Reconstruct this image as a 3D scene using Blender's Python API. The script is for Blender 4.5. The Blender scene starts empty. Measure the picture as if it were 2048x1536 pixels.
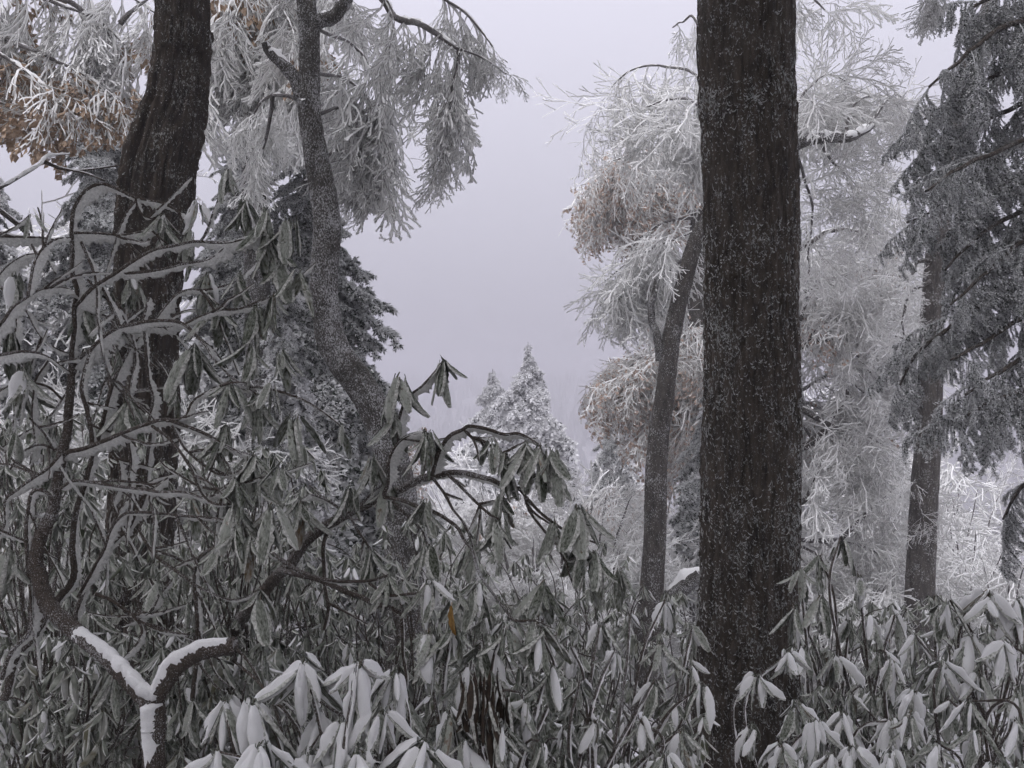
import bpy, math, random
import numpy as np
from mathutils import Matrix, Vector, Euler

random.seed(7)
RNG = np.random.default_rng(11)
scene = bpy.context.scene
COL = scene.collection

# ------------------------------------------------------------------ camera, sky, sun, exposure
F = 1967.0                       # focal length in photo pixels (photo is 2048 x 1536)
CAMZ = 1.6
cam_d = bpy.data.cameras.new('camera')
cam_d.sensor_width = 36.0
cam_d.lens = 36.0 * F / 2048.0
cam_d.clip_start = 0.05
cam_d.clip_end = 3000
cam = bpy.data.objects.new('camera', cam_d)
cam.location = (0, 0, CAMZ)
cam.rotation_euler = (math.radians(90), 0, 0)
COL.objects.link(cam)
scene.camera = cam

world = bpy.data.worlds.new('World')
scene.world = world
world.use_nodes = True
wn = world.node_tree.nodes
wl = world.node_tree.links
wn.clear()
SUN_EL, SUN_AZ = math.radians(58), math.radians(200)
sky = wn.new('ShaderNodeTexSky')
sky.sky_type = 'NISHITA'
sky.sun_disc = False
sky.sun_elevation = SUN_EL
sky.sun_rotation = SUN_AZ
sky.air_density = 1.0
sky.dust_density = 8.0
sky.ozone_density = 1.0
hs = wn.new('ShaderNodeHueSaturation')          # cloud deck: the sky's light with its blue washed out
hs.inputs['Saturation'].default_value = 0.06
mx = wn.new('ShaderNodeMix')
mx.data_type = 'RGBA'
mx.inputs['Factor'].default_value = 0.8
mx.inputs['B'].default_value = (8.7, 8.55, 10.0, 1)
bg = wn.new('ShaderNodeBackground')
bg.inputs['Strength'].default_value = 0.079
out = wn.new('ShaderNodeOutputWorld')
wl.new(sky.outputs[0], hs.inputs['Color'])
wl.new(hs.outputs[0], mx.inputs['A'])
tcw = wn.new('ShaderNodeTexCoord')               # overcast deck: brightest overhead (standard overcast luminance, 1 + 2 sin(elevation))
sepw = wn.new('ShaderNodeSeparateXYZ')
mapw = wn.new('ShaderNodeMapRange')
mapw.inputs['From Min'].default_value = 0.0
mapw.inputs['From Max'].default_value = 1.0
mapw.inputs['To Min'].default_value = 1 / 1.7
mapw.inputs['To Max'].default_value = 3 / 1.7
mulw = wn.new('ShaderNodeVectorMath')
mulw.operation = 'SCALE'
wl.new(tcw.outputs['Generated'], sepw.inputs[0])
wl.new(sepw.outputs['Z'], mapw.inputs['Value'])
wl.new(mx.outputs['Result'], mulw.inputs[0])
wl.new(mapw.outputs[0], mulw.inputs['Scale'])
wl.new(mulw.outputs[0], bg.inputs['Color'])
wl.new(bg.outputs[0], out.inputs['Surface'])

sun_d = bpy.data.lights.new('sun', 'SUN')
sun_d.energy = 0.9
sun_d.angle = math.radians(90)
sun_d.color = (1.0, 0.98, 0.97)
sun = bpy.data.objects.new('sun', sun_d)
sd = Vector((math.sin(SUN_AZ) * math.cos(SUN_EL), math.cos(SUN_AZ) * math.cos(SUN_EL), math.sin(SUN_EL)))
sun.rotation_euler = sd.to_track_quat('Z', 'Y').to_euler()
sun.location = (0, 0, 40)
COL.objects.link(sun)

scene.view_settings.view_transform = 'Standard'
scene.view_settings.look = 'None'
scene.view_settings.exposure = 0.5
scene.view_settings.gamma = 1.0
scene.view_settings.use_curve_mapping = False
cy = scene.cycles
cy.use_denoising = True
cy.max_bounces = 6
cy.diffuse_bounces = 5
cy.glossy_bounces = 1
cy.transmission_bounces = 2
cy.volume_bounces = 1
cy.transparent_max_bounces = 4
cy.use_adaptive_sampling = True
cy.adaptive_threshold = 0.05

# ------------------------------------------------------------------ helpers
def at(px, py, Y):
    return np.array(((px - 1024.0) / F * Y, Y, CAMZ + (768.0 - py) / F * Y))

_perm = np.random.default_rng(3).random(4096)
def vnoise(p, seed=0):
    p = np.asarray(p, float)
    i = np.floor(p).astype(np.int64)
    f = p - i
    f = f * f * (3 - 2 * f)
    def h(a, b, c):
        return _perm[(a * 73856093 ^ b * 19349663 ^ c * 83492791 ^ seed * 2654435) & 4095]
    r = 0
    for dx in (0, 1):
        for dy in (0, 1):
            for dz in (0, 1):
                w = (f[..., 0] if dx else 1 - f[..., 0]) * (f[..., 1] if dy else 1 - f[..., 1]) * (f[..., 2] if dz else 1 - f[..., 2])
                r = r + w * h(i[..., 0] + dx, i[..., 1] + dy, i[..., 2] + dz)
    return r * 2 - 1

def nrm(v):
    v = np.asarray(v, float)
    return v / (np.linalg.norm(v, axis=-1, keepdims=True) + 1e-12)

class MB:
    """collects vertices and faces; build() makes ONE mesh"""
    def __init__(self):
        self.v, self.q, self.t, self.qm, self.tm, self.n = [], [], [], [], [], 0
    def add(self, v, quads=None, tris=None, mat=0):
        v = np.asarray(v, float).reshape(-1, 3)
        self.v.append(v)
        if quads is not None and len(quads):
            quads = np.asarray(quads, np.int64).reshape(-1, 4)
            self.q.append(quads + self.n)
            self.qm.append(np.broadcast_to(np.asarray(mat), (len(quads),)).copy())
        if tris is not None and len(tris):
            tris = np.asarray(tris, np.int64).reshape(-1, 3)
            self.t.append(tris + self.n)
            self.tm.append(np.full(len(tris), mat if np.isscalar(mat) else 0))
        self.n += len(v)
    def mesh(self, name, mats, smooth=True):
        me = bpy.data.meshes.new(name)
        if not self.n:
            return me
        V = np.concatenate(self.v).astype(np.float32)
        q = np.concatenate(self.q) if self.q else np.zeros((0, 4), np.int64)
        t = np.concatenate(self.t) if self.t else np.zeros((0, 3), np.int64)
        mi = np.concatenate(([np.concatenate(self.qm)] if self.q else []) + ([np.concatenate(self.tm)] if self.t else []))
        me.vertices.add(len(V))
        me.vertices.foreach_set('co', V.ravel())
        L = np.concatenate((q.ravel(), t.ravel())).astype(np.int32)
        me.loops.add(len(L))
        me.loops.foreach_set('vertex_index', L)
        ls = np.concatenate((np.arange(len(q)) * 4, len(q) * 4 + np.arange(len(t)) * 3)).astype(np.int32)
        me.polygons.add(len(ls))
        me.polygons.foreach_set('loop_start', ls)
        for m in mats:
            me.materials.append(m)
        me.polygons.foreach_set('material_index', mi.astype(np.int32))
        me.polygons.foreach_set('use_smooth', np.full(len(ls), smooth))
        me.update(calc_edges=True)
        return me

def link(name, data, parent=None, world_mesh=True):
    o = bpy.data.objects.new(name, data)
    COL.objects.link(o)
    if parent is not None:
        o.parent = parent
        if world_mesh:
            o.location = -world_loc(parent)
    return o

_WL = {}
def world_loc(o):
    return _WL.get(o.name, Vector((0, 0, 0)))

def thing(name, label, cat, loc, group=None):
    o = bpy.data.objects.new(name, None)
    o.empty_display_size = 0.2
    COL.objects.link(o)
    o.location = Vector(loc)
    _WL[o.name] = Vector(loc)
    o['label'] = label
    o['category'] = cat
    if group:
        o['group'] = group
    return o

def structure(o):
    o['kind'] = 'structure'
    return o

def place(mesh, name, parent, M, kind=None):
    """an instance of a shared mesh as a part of parent; M is the world matrix"""
    o = bpy.data.objects.new(name, mesh)
    COL.objects.link(o)
    o.parent = parent
    M = M.copy()
    M.translation = M.translation - world_loc(parent)
    o.matrix_basis = M
    if kind:
        o['kind'] = kind
    return o

def resample(P, R, step):
    """Catmull-Rom through the points, even steps"""
    P = np.asarray(P, float)
    R = np.asarray(R, float)
    if len(P) == 2:
        P = np.array([P[0], P[0] * .67 + P[1] * .33, P[0] * .33 + P[1] * .67, P[1]])
        R = np.array([R[0], R[0] * .67 + R[1] * .33, R[0] * .33 + R[1] * .67, R[1]])
    A = np.vstack((2 * P[0] - P[1], P, 2 * P[-1] - P[-2]))
    RA = np.concatenate(([R[0]], R, [R[-1]]))
    pts, rad = [], []
    for i in range(1, len(A) - 2):
        d = np.linalg.norm(A[i + 1] - A[i])
        n = max(2, int(math.ceil(d / step)))
        for k in range(n):
            t = k / n
            t2, t3 = t * t, t * t * t
            pts.append(.5 * ((2 * A[i]) + (-A[i - 1] + A[i + 1]) * t + (2 * A[i - 1] - 5 * A[i] + 4 * A[i + 1] - A[i + 2]) * t2 + (-A[i - 1] + 3 * A[i] - 3 * A[i + 1] + A[i + 2]) * t3))
            rad.append(RA[i] * (1 - t) + RA[i + 1] * t)
    pts.append(A[-2]); rad.append(RA[-2])
    return np.array(pts), np.array(rad)

def tangents(P):
    return nrm(np.gradient(P, axis=0))

def frames(P, up):
    """two unit vectors across the path, the first leaning towards up"""
    T = tangents(P)
    u = np.asarray(up, float)
    e1 = u - (T @ u)[:, None] * T
    bad = np.linalg.norm(e1, axis=1) < 0.05
    if bad.any():
        u2 = np.array((u[1], u[2], u[0])) + .3
        e1[bad] = u2 - (T[bad] @ u2)[:, None] * T[bad]
    e1 = nrm(e1)
    return T, e1, np.cross(T, e1)

def rings(mb, P, E1, E2, prof, mat=0, close=True, cap=True):
    """prof: (n, k, 2) offsets along e1 and e2 for each ring"""
    n, k = prof.shape[0], prof.shape[1]
    V = P[:, None, :] + prof[..., :1] * E1[:, None, :] + prof[..., 1:] * E2[:, None, :]
    a = np.arange(n - 1)[:, None] * k
    j = np.arange(k if close else k - 1)[None, :]
    jn = (j + 1) % k
    q = np.stack((a + j, a + jn, a + k + jn, a + k + j), -1)
    m = np.broadcast_to(np.asarray(mat), (n - 1, q.shape[1])).ravel()
    base = mb.n
    mb.add(V, q.reshape(-1, 4), None, m)
    if cap and close and k >= 3:
        tr = [(0, i + 1, i) for i in range(1, k - 1)] + [((n - 1) * k, (n - 1) * k + i, (n - 1) * k + i + 1) for i in range(1, k - 1)]
        mb.t.append(np.array(tr) + base)
        mb.tm.append(np.full(len(tr), int(np.max(mat))))

def tube(mb, P, R, sides=6, mat=0, rough=0.0, rng=RNG):
    P = np.asarray(P, float); R = np.asarray(R, float)
    T, e1, e2 = frames(P, (0.31, 0.17, 0.94))
    th = np.linspace(0, 2 * math.pi, sides, endpoint=False)
    rr = R[:, None] * (1 + rough * (rng.random((len(P), sides)) - .5))
    prof = np.stack((rr * np.cos(th), rr * np.sin(th)), -1)
    rings(mb, P, e1, e2, prof, mat)

WIND = nrm(np.array((0.55, 0.35, -0.62)))
_TW = np.array([(-.42, 0), (-.22, .26), (.5, .5), (1.1, 0), (.5, -.5), (-.22, -.26)])
_TWM = np.array([0, 1, 1, 1, 1, 0])
def twig(mb, P, L, W, wind=WIND, rng=RNG):
    """a dark twig whose windward side carries a rime feather; L long, W thick (per ring)"""
    P = np.asarray(P, float)
    T, e1, e2 = frames(P, wind)
    L = np.asarray(L) * (.8 + .4 * rng.random(len(P)))
    W = np.asarray(W) * (.85 + .3 * rng.random(len(P)))
    prof = np.stack((_TW[None, :, 0] * L[:, None], _TW[None, :, 1] * W[:, None]), -1)
    rings(mb, P, e1, e2, prof, _TWM)

def fin(mb, P, R, wind, L, thick, jag=.35, mat=0, seed=1, rng=RNG):
    """rime feather along the windward side of a branch"""
    n = len(P)
    T, e1, e2 = frames(P, wind)
    s = np.concatenate(([0], np.cumsum(np.linalg.norm(np.diff(P, axis=0), axis=1))))
    big = 1 + .55 * vnoise(np.stack((s * 9, s * 0 + seed, s * 0), -1), seed) + .3 * vnoise(np.stack((s * 31, s * 0 + seed, s * 0), -1), seed + 9)
    perp = np.sqrt(np.clip(1 - (T @ np.asarray(wind)) ** 2, .1, 1))
    ll = L * np.clip(big, .25, 2) * (.45 + .55 * perp) * (1 + jag * (rng.random(n) ** 2 * 1.3 - .5))
    end = np.minimum(1, np.minimum(np.arange(n), np.arange(n)[::-1]) / 4.0 + .15)
    ll = ll * end + R * .4
    if jag < .1:                                 # settled snow: soft outline
        lean = np.zeros(n)
        tt = thick * (.95 + .22 * vnoise(np.stack((s * 60, s * 0 + seed, s * 0), -1), seed + 2) + .12 * vnoise(np.stack((s * 190, s * 0 + seed, s * 0), -1), seed + 3))
    else:
        lean = (rng.random(n) - .5) * thick * .6
        tt = thick * (.8 + .4 * rng.random(n))
    prof = np.zeros((n, 6, 2))
    for k, (a, b) in enumerate(((-.1, .95), (.45, .85), (.85, .5), (1, 0), (.8, -.55), (.4, -.85))):
        prof[:, k, 0] = a * ll
        prof[:, k, 1] = b * tt + lean * max(a, 0)
    prof = np.concatenate((prof, np.stack((-.1 * ll, -.95 * tt), -1)[:, None, :]), 1)
    rings(mb, P, e1, e2, prof, mat)

# ------------------------------------------------------------------ materials
def new_mat(name):
    m = bpy.data.materials.new(name)
    m.use_nodes = True
    nt = m.node_tree
    b = nt.nodes['Principled BSDF']
    b.inputs['Specular IOR Level'].default_value = .25
    return m, nt, b

def coords(nt, scale=(1, 1, 1), obj=True):
    tc = nt.nodes.new('ShaderNodeTexCoord')
    mp = nt.nodes.new('ShaderNodeMapping')
    mp.inputs['Scale'].default_value = scale
    nt.links.new(tc.outputs['Object' if obj else 'Generated'], mp.inputs['Vector'])
    return mp.outputs[0]

def noise(nt, vec, scale, detail=3, rough=.6):
    n = nt.nodes.new('ShaderNodeTexNoise')
    n.inputs['Scale'].default_value = scale
    n.inputs['Detail'].default_value = detail
    n.inputs['Roughness'].default_value = rough
    nt.links.new(vec, n.inputs['Vector'])
    return n.outputs['Fac']

def ramp(nt, fac, stops):
    r = nt.nodes.new('ShaderNodeValToRGB')
    e = r.color_ramp.elements
    while len(e) < len(stops):
        e.new(.5)
    for k, (p, c) in enumerate(stops):
        e[k].position = p
        e[k].color = (*c, 1) if len(c) == 3 else c
    nt.links.new(fac, r.inputs[0])
    return r.outputs['Color']

def mixc(nt, fac, a, b):
    m = nt.nodes.new('ShaderNodeMix')
    m.data_type = 'RGBA'
    for sock, val in (('Factor', fac), ('A', a), ('B', b)):
        if isinstance(val, (tuple, list, float, int)):
            m.inputs[sock].default_value = (*val, 1) if isinstance(val, (tuple, list)) else val
        else:
            nt.links.new(val, m.inputs[sock])
    return m.outputs['Result']

def bump(nt, b, h, strength, dist):
    n = nt.nodes.new('ShaderNodeBump')
    n.inputs['Strength'].default_value = strength
    n.inputs['Distance'].default_value = dist
    nt.links.new(h, n.inputs['Height'])
    nt.links.new(n.outputs[0], b.inputs['Normal'])

def obj_random(nt):
    oi = nt.nodes.new('ShaderNodeObjectInfo')
    return oi.outputs['Random']

def mat_rime(name, lo, hi, scale=60, trans=0.0):
    m, nt, b = new_mat(name)
    v = coords(nt)
    n = noise(nt, v, scale, 4, .7)
    nt.links.new(ramp(nt, n, ((.25, lo), (.7, hi))), b.inputs['Base Color'])
    b.inputs['Roughness'].default_value = .85
    bump(nt, b, n, .5, .01)
    if trans:                                   # rime feathers let some light through
        tl = nt.nodes.new('ShaderNodeBsdfTranslucent')
        tl.inputs['Color'].default_value = (*hi, 1)
        ms = nt.nodes.new('ShaderNodeMixShader')
        ms.inputs[0].default_value = trans
        nt.links.new(b.outputs[0], ms.inputs[1]); nt.links.new(tl.outputs[0], ms.inputs[2])
        nt.links.new(ms.outputs[0], nt.nodes['Material Output'].inputs['Surface'])
    return m

def mat_bark(name, dark, light, frost, frost_amt, vs=(1, 1, .22), scale=38, bs=.9):
    m, nt, b = new_mat(name)
    v = coords(nt, vs)
    n1 = noise(nt, v, scale, 5, .7)
    c = ramp(nt, n1, ((.3, dark), (.7, light)))
    v2 = coords(nt, (1, 1, .6))
    n2 = noise(nt, v2, scale * 3.2, 4, .75)
    n3 = noise(nt, coords(nt), 5.0, 3, .6)
    mu = nt.nodes.new('ShaderNodeMath'); mu.operation = 'ADD'
    nt.links.new(n2, mu.inputs[0])
    sc = nt.nodes.new('ShaderNodeMath'); sc.operation = 'MULTIPLY'; sc.inputs[1].default_value = .35
    nt.links.new(n3, sc.inputs[0]); nt.links.new(sc.outputs[0], mu.inputs[1])
    th = .92 - frost_amt
    fm = ramp(nt, mu.outputs[0], ((th, (0, 0, 0)), (min(th + .07, 1), (1, 1, 1))))
    nt.links.new(mixc(nt, fm, c, frost), b.inputs['Base Color'])
    b.inputs['Roughness'].default_value = .9
    bump(nt, b, n1, bs, .02)
    return m

M = {}
M['rime'] = mat_rime('rime', (.74, .74, .725), (.94, .94, .92), 60)
M['rime_branch'] = mat_rime('branch_rime', (.44, .445, .42), (.80, .80, .77), 160)
M['flake'] = mat_rime('rime_flake', (.17, .175, .17), (.60, .61, .59), 45)
M['rime_fine'] = mat_rime('rime_fine', (.74, .74, .725), (.90, .90, .88), 25)
M['snow'] = mat_rime('snow', (.80, .80, .79), (.91, .91, .90), 140)
M['twig'] = mat_bark('twig_bark', (.05, .045, .042), (.13, .118, .11), (.5, .5, .5), .2, (1, 1, 1), 90, .4)
M['twig_fine'] = mat_bark('fine_twig_bark', (.10, .09, .085), (.26, .24, .23), (.7, .7, .7), .2, (1, 1, 1), 90, .4)
M['bark'] = mat_bark('bark_dark', (.008, .0065, .005), (.095, .077, .060), (.30, .31, .30), .178, (1, 1, .18), 30)
M['bark_brown'] = mat_bark('bark_brown', (.005, .004, .003), (.060, .045, .032), (.30, .31, .29), .165, (1, 1, .25), 26)
M['bark_grey'] = mat_bark('bark_grey', (.018, .017, .014), (.085, .078, .067), (.45, .45, .45), .22, (1, 1, .5), 34)
M['bark_far'] = mat_bark('bark_far', (.020, .018, .015), (.11, .098, .086), (.45, .45, .45), .17, (1, 1, .3), 22)
M['stem'] = mat_bark('stem_bark', (.030, .024, .019), (.10, .080, .064), (.5, .5, .5), .19, (1, 1, 1), 110, .5)

def mat_leaf():
    m, nt, b = new_mat('leaf_skin')
    r = obj_random(nt)
    n = noise(nt, coords(nt, (1, 3, 1)), 7, 4, .65)
    c = ramp(nt, r, ((0, (.035, .045, .022)), (.5, (.060, .070, .038)), (.9, (.090, .094, .055)), (1.0, (.16, .10, .045))))
    f = ramp(nt, n, ((.40, (0, 0, 0)), (.66, (.8, .8, .8))))
    nt.links.new(mixc(nt, f, c, (.42, .43, .41)), b.inputs['Base Color'])
    b.inputs['Roughness'].default_value = .65
    return m
def mat_leaf_frost():
    m, nt, b = new_mat('leaf_frost')
    r = obj_random(nt)
    n = noise(nt, coords(nt, (1, 2.5, 1)), 9, 5, .7)
    ad = nt.nodes.new('ShaderNodeMath'); ad.operation = 'MULTIPLY_ADD'
    ad.inputs[1].default_value = .28; nt.links.new(r, ad.inputs[0]); nt.links.new(n, ad.inputs[2])
    f = ramp(nt, ad.outputs[0], ((.44, (0, 0, 0)), (.78, (1, 1, 1))))
    nt.links.new(mixc(nt, f, (.036, .047, .024), (.46, .48, .42)), b.inputs['Base Color'])
    b.inputs['Roughness'].default_value = .85
    bump(nt, b, n, .6, .05)
    return m
M['leaf'] = mat_leaf()
M['leaf_frost'] = mat_leaf_frost()
M['leaf_margin'] = mat_rime('leaf_margin_rime', (.08, .09, .06), (.80, .80, .75), 18)

def mat_plain(name, a, b_, scale, rough=.8):
    m, nt, b = new_mat(name)
    n = noise(nt, coords(nt), scale, 3, .6)
    nt.links.new(ramp(nt, n, ((.3, a), (.7, b_))), b.inputs['Base Color'])
    b.inputs['Roughness'].default_value = rough
    return m
M['leaf_frost_mass'] = mat_plain('leaf_frost_far', (.024, .032, .016), (.42, .44, .38), 22)
M['needle'] = mat_plain('needle_green', (.025, .034, .026), (.065, .08, .062), 9)
M['needle_frost'] = mat_plain('needle_frost', (.42, .43, .42), (.76, .76, .76), 14)
M['needle_white'] = mat_plain('needle_rime', (.62, .62, .62), (.86, .86, .86), 14)
M['rust'] = mat_plain('rust_leaf', (.27, .18, .11), (.46, .36, .27), 30)
M['rust_frost'] = mat_plain('frosted_rust_leaf', (.36, .25, .18), (.55, .47, .42), 30)

def mat_ground():
    m, nt, b = new_mat('snowy_forest_floor')
    v = coords(nt)
    n = noise(nt, v, 5, 6, .7)
    n2 = noise(nt, v, .6, 4, .6)
    c = ramp(nt, n, ((.36, (.06, .05, .04)), (.5, (.40, .39, .39)), (.62, (.72, .72, .75))))
    nt.links.new(mixc(nt, ramp(nt, n2, ((.35, (0, 0, 0)), (.65, (.6, .6, .6)))), c, (.30, .30, .30)), b.inputs['Base Color'])
    b.inputs['Roughness'].default_value = .95
    bump(nt, b, n, .8, .06)
    return m
M['ground'] = mat_ground()
M['wood_far'] = mat_plain('frosted_wood', (.22, .22, .22), (.42, .42, .42), .12)

# ------------------------------------------------------------------ terrain
def gz(x, y):
    x = np.asarray(x, float); y = np.asarray(y, float)
    near = np.where(y < 0, np.minimum(-.30 * y, 11 + .02 * y), -.20 * y)
    far = -2.4 - .52 * (y - 12) + 0.00155 * (y - 12) ** 2
    z = np.where(y < 12, near, far)
    ridge = 3 - 3 * np.cos(x / 170 + .8)
    k = np.clip((y - 260) / 330, 0, 1)
    k = k * k * (3 - 2 * k)
    z = np.where(y > 260, (1 - k) * np.minimum(far, -25 + 0 * y) + k * ridge, np.minimum(z, np.where(y > 150, -30 - 10 * 0 * y, z)))
    z = z + .12 * vnoise(np.stack((x * .9, y * .9, x * 0), -1), 4) * np.clip(np.abs(y) / 3, 0, 1)
    return z
def build_ground():
    g = np.sinh(np.linspace(-4.2, 4.2, 150)) / math.sinh(4.2) * 620
    yy = np.concatenate((np.linspace(-55, -3, 30), np.linspace(-2, 30, 110), 30 + np.geomspace(1, 690, 90)))
    X, Y = np.meshgrid(g, yy)
    Z = gz(X, Y)
    Z = Z + np.where(Y > 60, 3.0 * vnoise(np.stack((X * .03, Y * .03, X * 0), -1), 8), 0)
    n, k = X.shape
    idx = np.arange(n * k).reshape(n, k)
    q = np.stack((idx[:-1, :-1], idx[:-1, 1:], idx[1:, 1:], idx[1:, :-1]), -1).reshape(-1, 4)
    mb = MB()
    mb.add(np.stack((X, Y, Z), -1), q)
    structure(link('ground', mb.mesh('ground', [M['ground']])))
build_ground()

def build_far_wood():
    """the far-off wood on the opposite mountainside, one mass in the haze"""
    rng = np.random.default_rng(5)
    mb = MB()
    for k in range(5200):
        y = rng.uniform(120, 600); x = rng.uniform(-.62, .62) * y
        z = float(gz(x, y)); h = rng.uniform(5, 9.5); r = h * rng.uniform(.18, .33)
        th = np.linspace(0, 2 * math.pi, 6, endpoint=False) + rng.random()
        a = np.stack((x + r * np.cos(th), y + r * np.sin(th), z - 1 + h * .12 * rng.random(6)), -1)
        c = np.stack((x + .55 * r * np.cos(th + .5), y + .55 * r * np.sin(th + .5), z + h * (.45 + .15 * rng.random(6))), -1)
        v = np.concatenate((a, c, [[x, y, z + h]]))
        q = [(i, (i + 1) % 6, 6 + (i + 1) % 6, 6 + i) for i in range(6)]
        mb.add(v, q, [(6 + i, 6 + (i + 1) % 6, 12) for i in range(6)])
    o = link('far_wood', mb.mesh('far_wood', [M['wood_far']], False))
    o['kind'] = 'stuff'
    o['label'] = 'far frosted wood on the opposite mountainside fading into fog'
    o['category'] = 'wood'
build_far_wood()

# ------------------------------------------------------------------ shared meshes: twig sprays, boughs, leaves
def grow(rng, p, d, length, n, grav, jit=.26):
    pts = [np.array(p, float)]
    d = nrm(d)
    ds = length / n
    for k in range(n):
        d = nrm(d + np.array((0, 0, -grav)) * ds + rng.normal(0, jit, 3) * math.sqrt(ds / .1) * .5)
        pts.append(pts[-1] + d * ds)
    return np.array(pts)

def turned(rng, d, ang, side, flat=.35):
    h = np.cross(d, (0, 0, 1.0))
    if np.linalg.norm(h) < .2:
        h = np.array((0, 1.0, 0))
    h = nrm(h)
    u = np.cross(h, d)
    a = rng.uniform(-flat, flat) * math.pi
    ax = h * math.cos(a) * side + u * math.sin(a)
    return nrm(d * math.cos(ang) + ax * math.sin(ang))

def make_spray(name, seed, L=1.2, grav=1.2, nside=17, sub=5, rl=.026, rw=.012, leaf=0.0, leafmat='rust', ang=(.5, 1.0), rime='rime', flat=.35, d0=(1, 0, .1), fork=.8):
    rng = np.random.default_rng(seed)
    mb = MB()
    wind = nrm(np.array((rng.uniform(-.6, .8), rng.uniform(-.2, .9), -.35)))
    leaves = []
    def tw(P, s0, s1, core=0):
        n = len(P)
        sc = np.linspace(s0, s1, n)
        sc[-1] *= 1.25
        twig(mb, P, rl * sc + core, rw * sc + core, wind, rng)
        if leaf:
            for p in P[1:]:
                if rng.random() < leaf:
                    leaves.append(p)
    ax = grow(rng, (0, 0, 0), d0, L, 13, grav)
    tw(ax, 1.15, .75, .003)
    T = tangents(ax)
    for i in range(nside):
        t = .06 + .93 * (i + rng.random() * .7) / nside
        x = t * (len(ax) - 1); k = min(int(x), len(ax) - 2)
        p = ax[k] + (ax[k + 1] - ax[k]) * (x - k)
        l = L * (.52 * (1 - t) + .14) * rng.uniform(.65, 1.25)
        d = turned(rng, T[k], rng.uniform(*ang), 1 if i % 2 else -1, flat)
        P = grow(rng, p, d, l, 6, grav * 1.5)
        tw(P, .95, .7)
        TT = tangents(P)
        ns = max(2, int(sub * l / (L * .45) + rng.random()))
        for j in range(ns):
            t2 = .15 + .85 * (j + rng.random() * .6) / ns
            x2 = t2 * (len(P) - 1); k2 = min(int(x2), len(P) - 2)
            p2 = P[k2] + (P[k2 + 1] - P[k2]) * (x2 - k2)
            l2 = l * rng.uniform(.3, .65) * (1.15 - .6 * t2) + .03
            d2 = turned(rng, TT[k2], rng.uniform(.45, .95), 1 if j % 2 else -1, .5)
            P2 = grow(rng, p2, d2, l2, 4, grav * 1.8, .16)
            tw(P2, .8, .62)
            if rng.random() < fork:
                d3 = turned(rng, tangents(P2)[2], rng.uniform(.4, .9), rng.choice((-1, 1)), .6)
                tw(grow(rng, P2[2], d3, l2 * rng.uniform(.35, .65), 2, grav), .72, .6)
    for p in leaves:
        w = rng.uniform(.026, .045) * (1.35 if leafmat == 'rust' else .9); l = rng.uniform(.065, .11) * (1.35 if leafmat == 'rust' else .9)
        a = rng.uniform(0, 2 * math.pi)
        s = np.array((math.cos(a), math.sin(a), rng.uniform(-.3, .3)))
        n = np.array((-math.sin(a), math.cos(a), 0))
        dn = nrm(np.array((rng.normal(0, .3), rng.normal(0, .3), -1)))
        v = [p, p + dn * l * .5 + s * w + n * w * .5, p + dn * l, p + dn * l * .5 - s * w + n * w * .5, p + dn * l * .55]
        mb.add(v, None, [(0, 1, 4), (1, 2, 4), (2, 3, 4), (3, 0, 4)], 2)
    return mb.mesh(name, [M['twig_fine' if rime == 'rime_fine' else 'twig'], M[rime], M[leafmat]], False)

DROOP = [make_spray('rime_spray_hanging', 20 + k, grav=1.9, d0=(1, 0, -.1), nside=11, sub=5, rl=.023, rw=.0115, ang=(.4, 1.0), fork=1) for k in range(6)]
FAN = [make_spray('rime_spray_arching', 30 + k, L=1.3, grav=1.1, nside=12, sub=5, rl=.019, rw=.010, flat=.3, ang=(.45, 1.0), fork=1) for k in range(6)]
FINE = [make_spray('rime_spray_fine', 40 + k, L=1.3, grav=.35, nside=15, sub=5, rl=.0145, rw=.008, rime='rime_fine', ang=(.5, 1.2), flat=.5, fork=1) for k in range(6)]
RUST = [make_spray('rime_spray_withered', 50 + k, grav=1.7, d0=(1, 0, -.05), nside=12, sub=4, rl=.023, rw=.011, leaf=.38) for k in range(3)]
PALE = [make_spray('rime_spray_pale_leaf', 60 + k, L=1.3, grav=1.3, nside=14, sub=5, rl=.018, rw=.010, rime='rime_fine', leaf=.22, leafmat='rust_frost', flat=.5) for k in range(4)]

def needles(mb, P, rng, step, nl, nw, frost, wind, k=4):
    s = np.concatenate(([0], np.cumsum(np.linalg.norm(np.diff(P, axis=0), axis=1))))
    n = max(2, int(s[-1] / step))
    t = (np.arange(n) + rng.random(n) * .7) / n * s[-1]
    Q = np.stack([np.interp(t, s, P[:, c]) for c in range(3)], -1)
    T = nrm(np.stack([np.interp(t, s, tangents(P)[:, c]) for c in range(3)], -1))
    T, Q = np.repeat(T, k, 0), np.repeat(Q, k, 0)
    r = nrm(rng.normal(0, 1, Q.shape))
    side = nrm(r - (r * T).sum(1, keepdims=True) * T)
    d = nrm(T * .75 + side)
    l = nl * rng.uniform(.7, 1.25, (len(Q), 1))
    w = nw * rng.uniform(.7, 1.3, (len(Q), 1))
    b = np.cross(d, nrm(rng.normal(0, 1, Q.shape)))
    V = np.stack((Q - d * .002, Q + d * l * .45 + b * w, Q + d * l, Q + d * l * .45 - b * w), 1)
    idx = np.arange(len(Q) * 4).reshape(-1, 4)
    up = side[:, 2] * .55 + side @ wind * .45
    fr = (up + rng.normal(0, .35, len(Q))) > (1 - 2 * frost) * .6
    mb.add(V.reshape(-1, 3), idx, None, np.where(fr, 1, 0))

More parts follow.
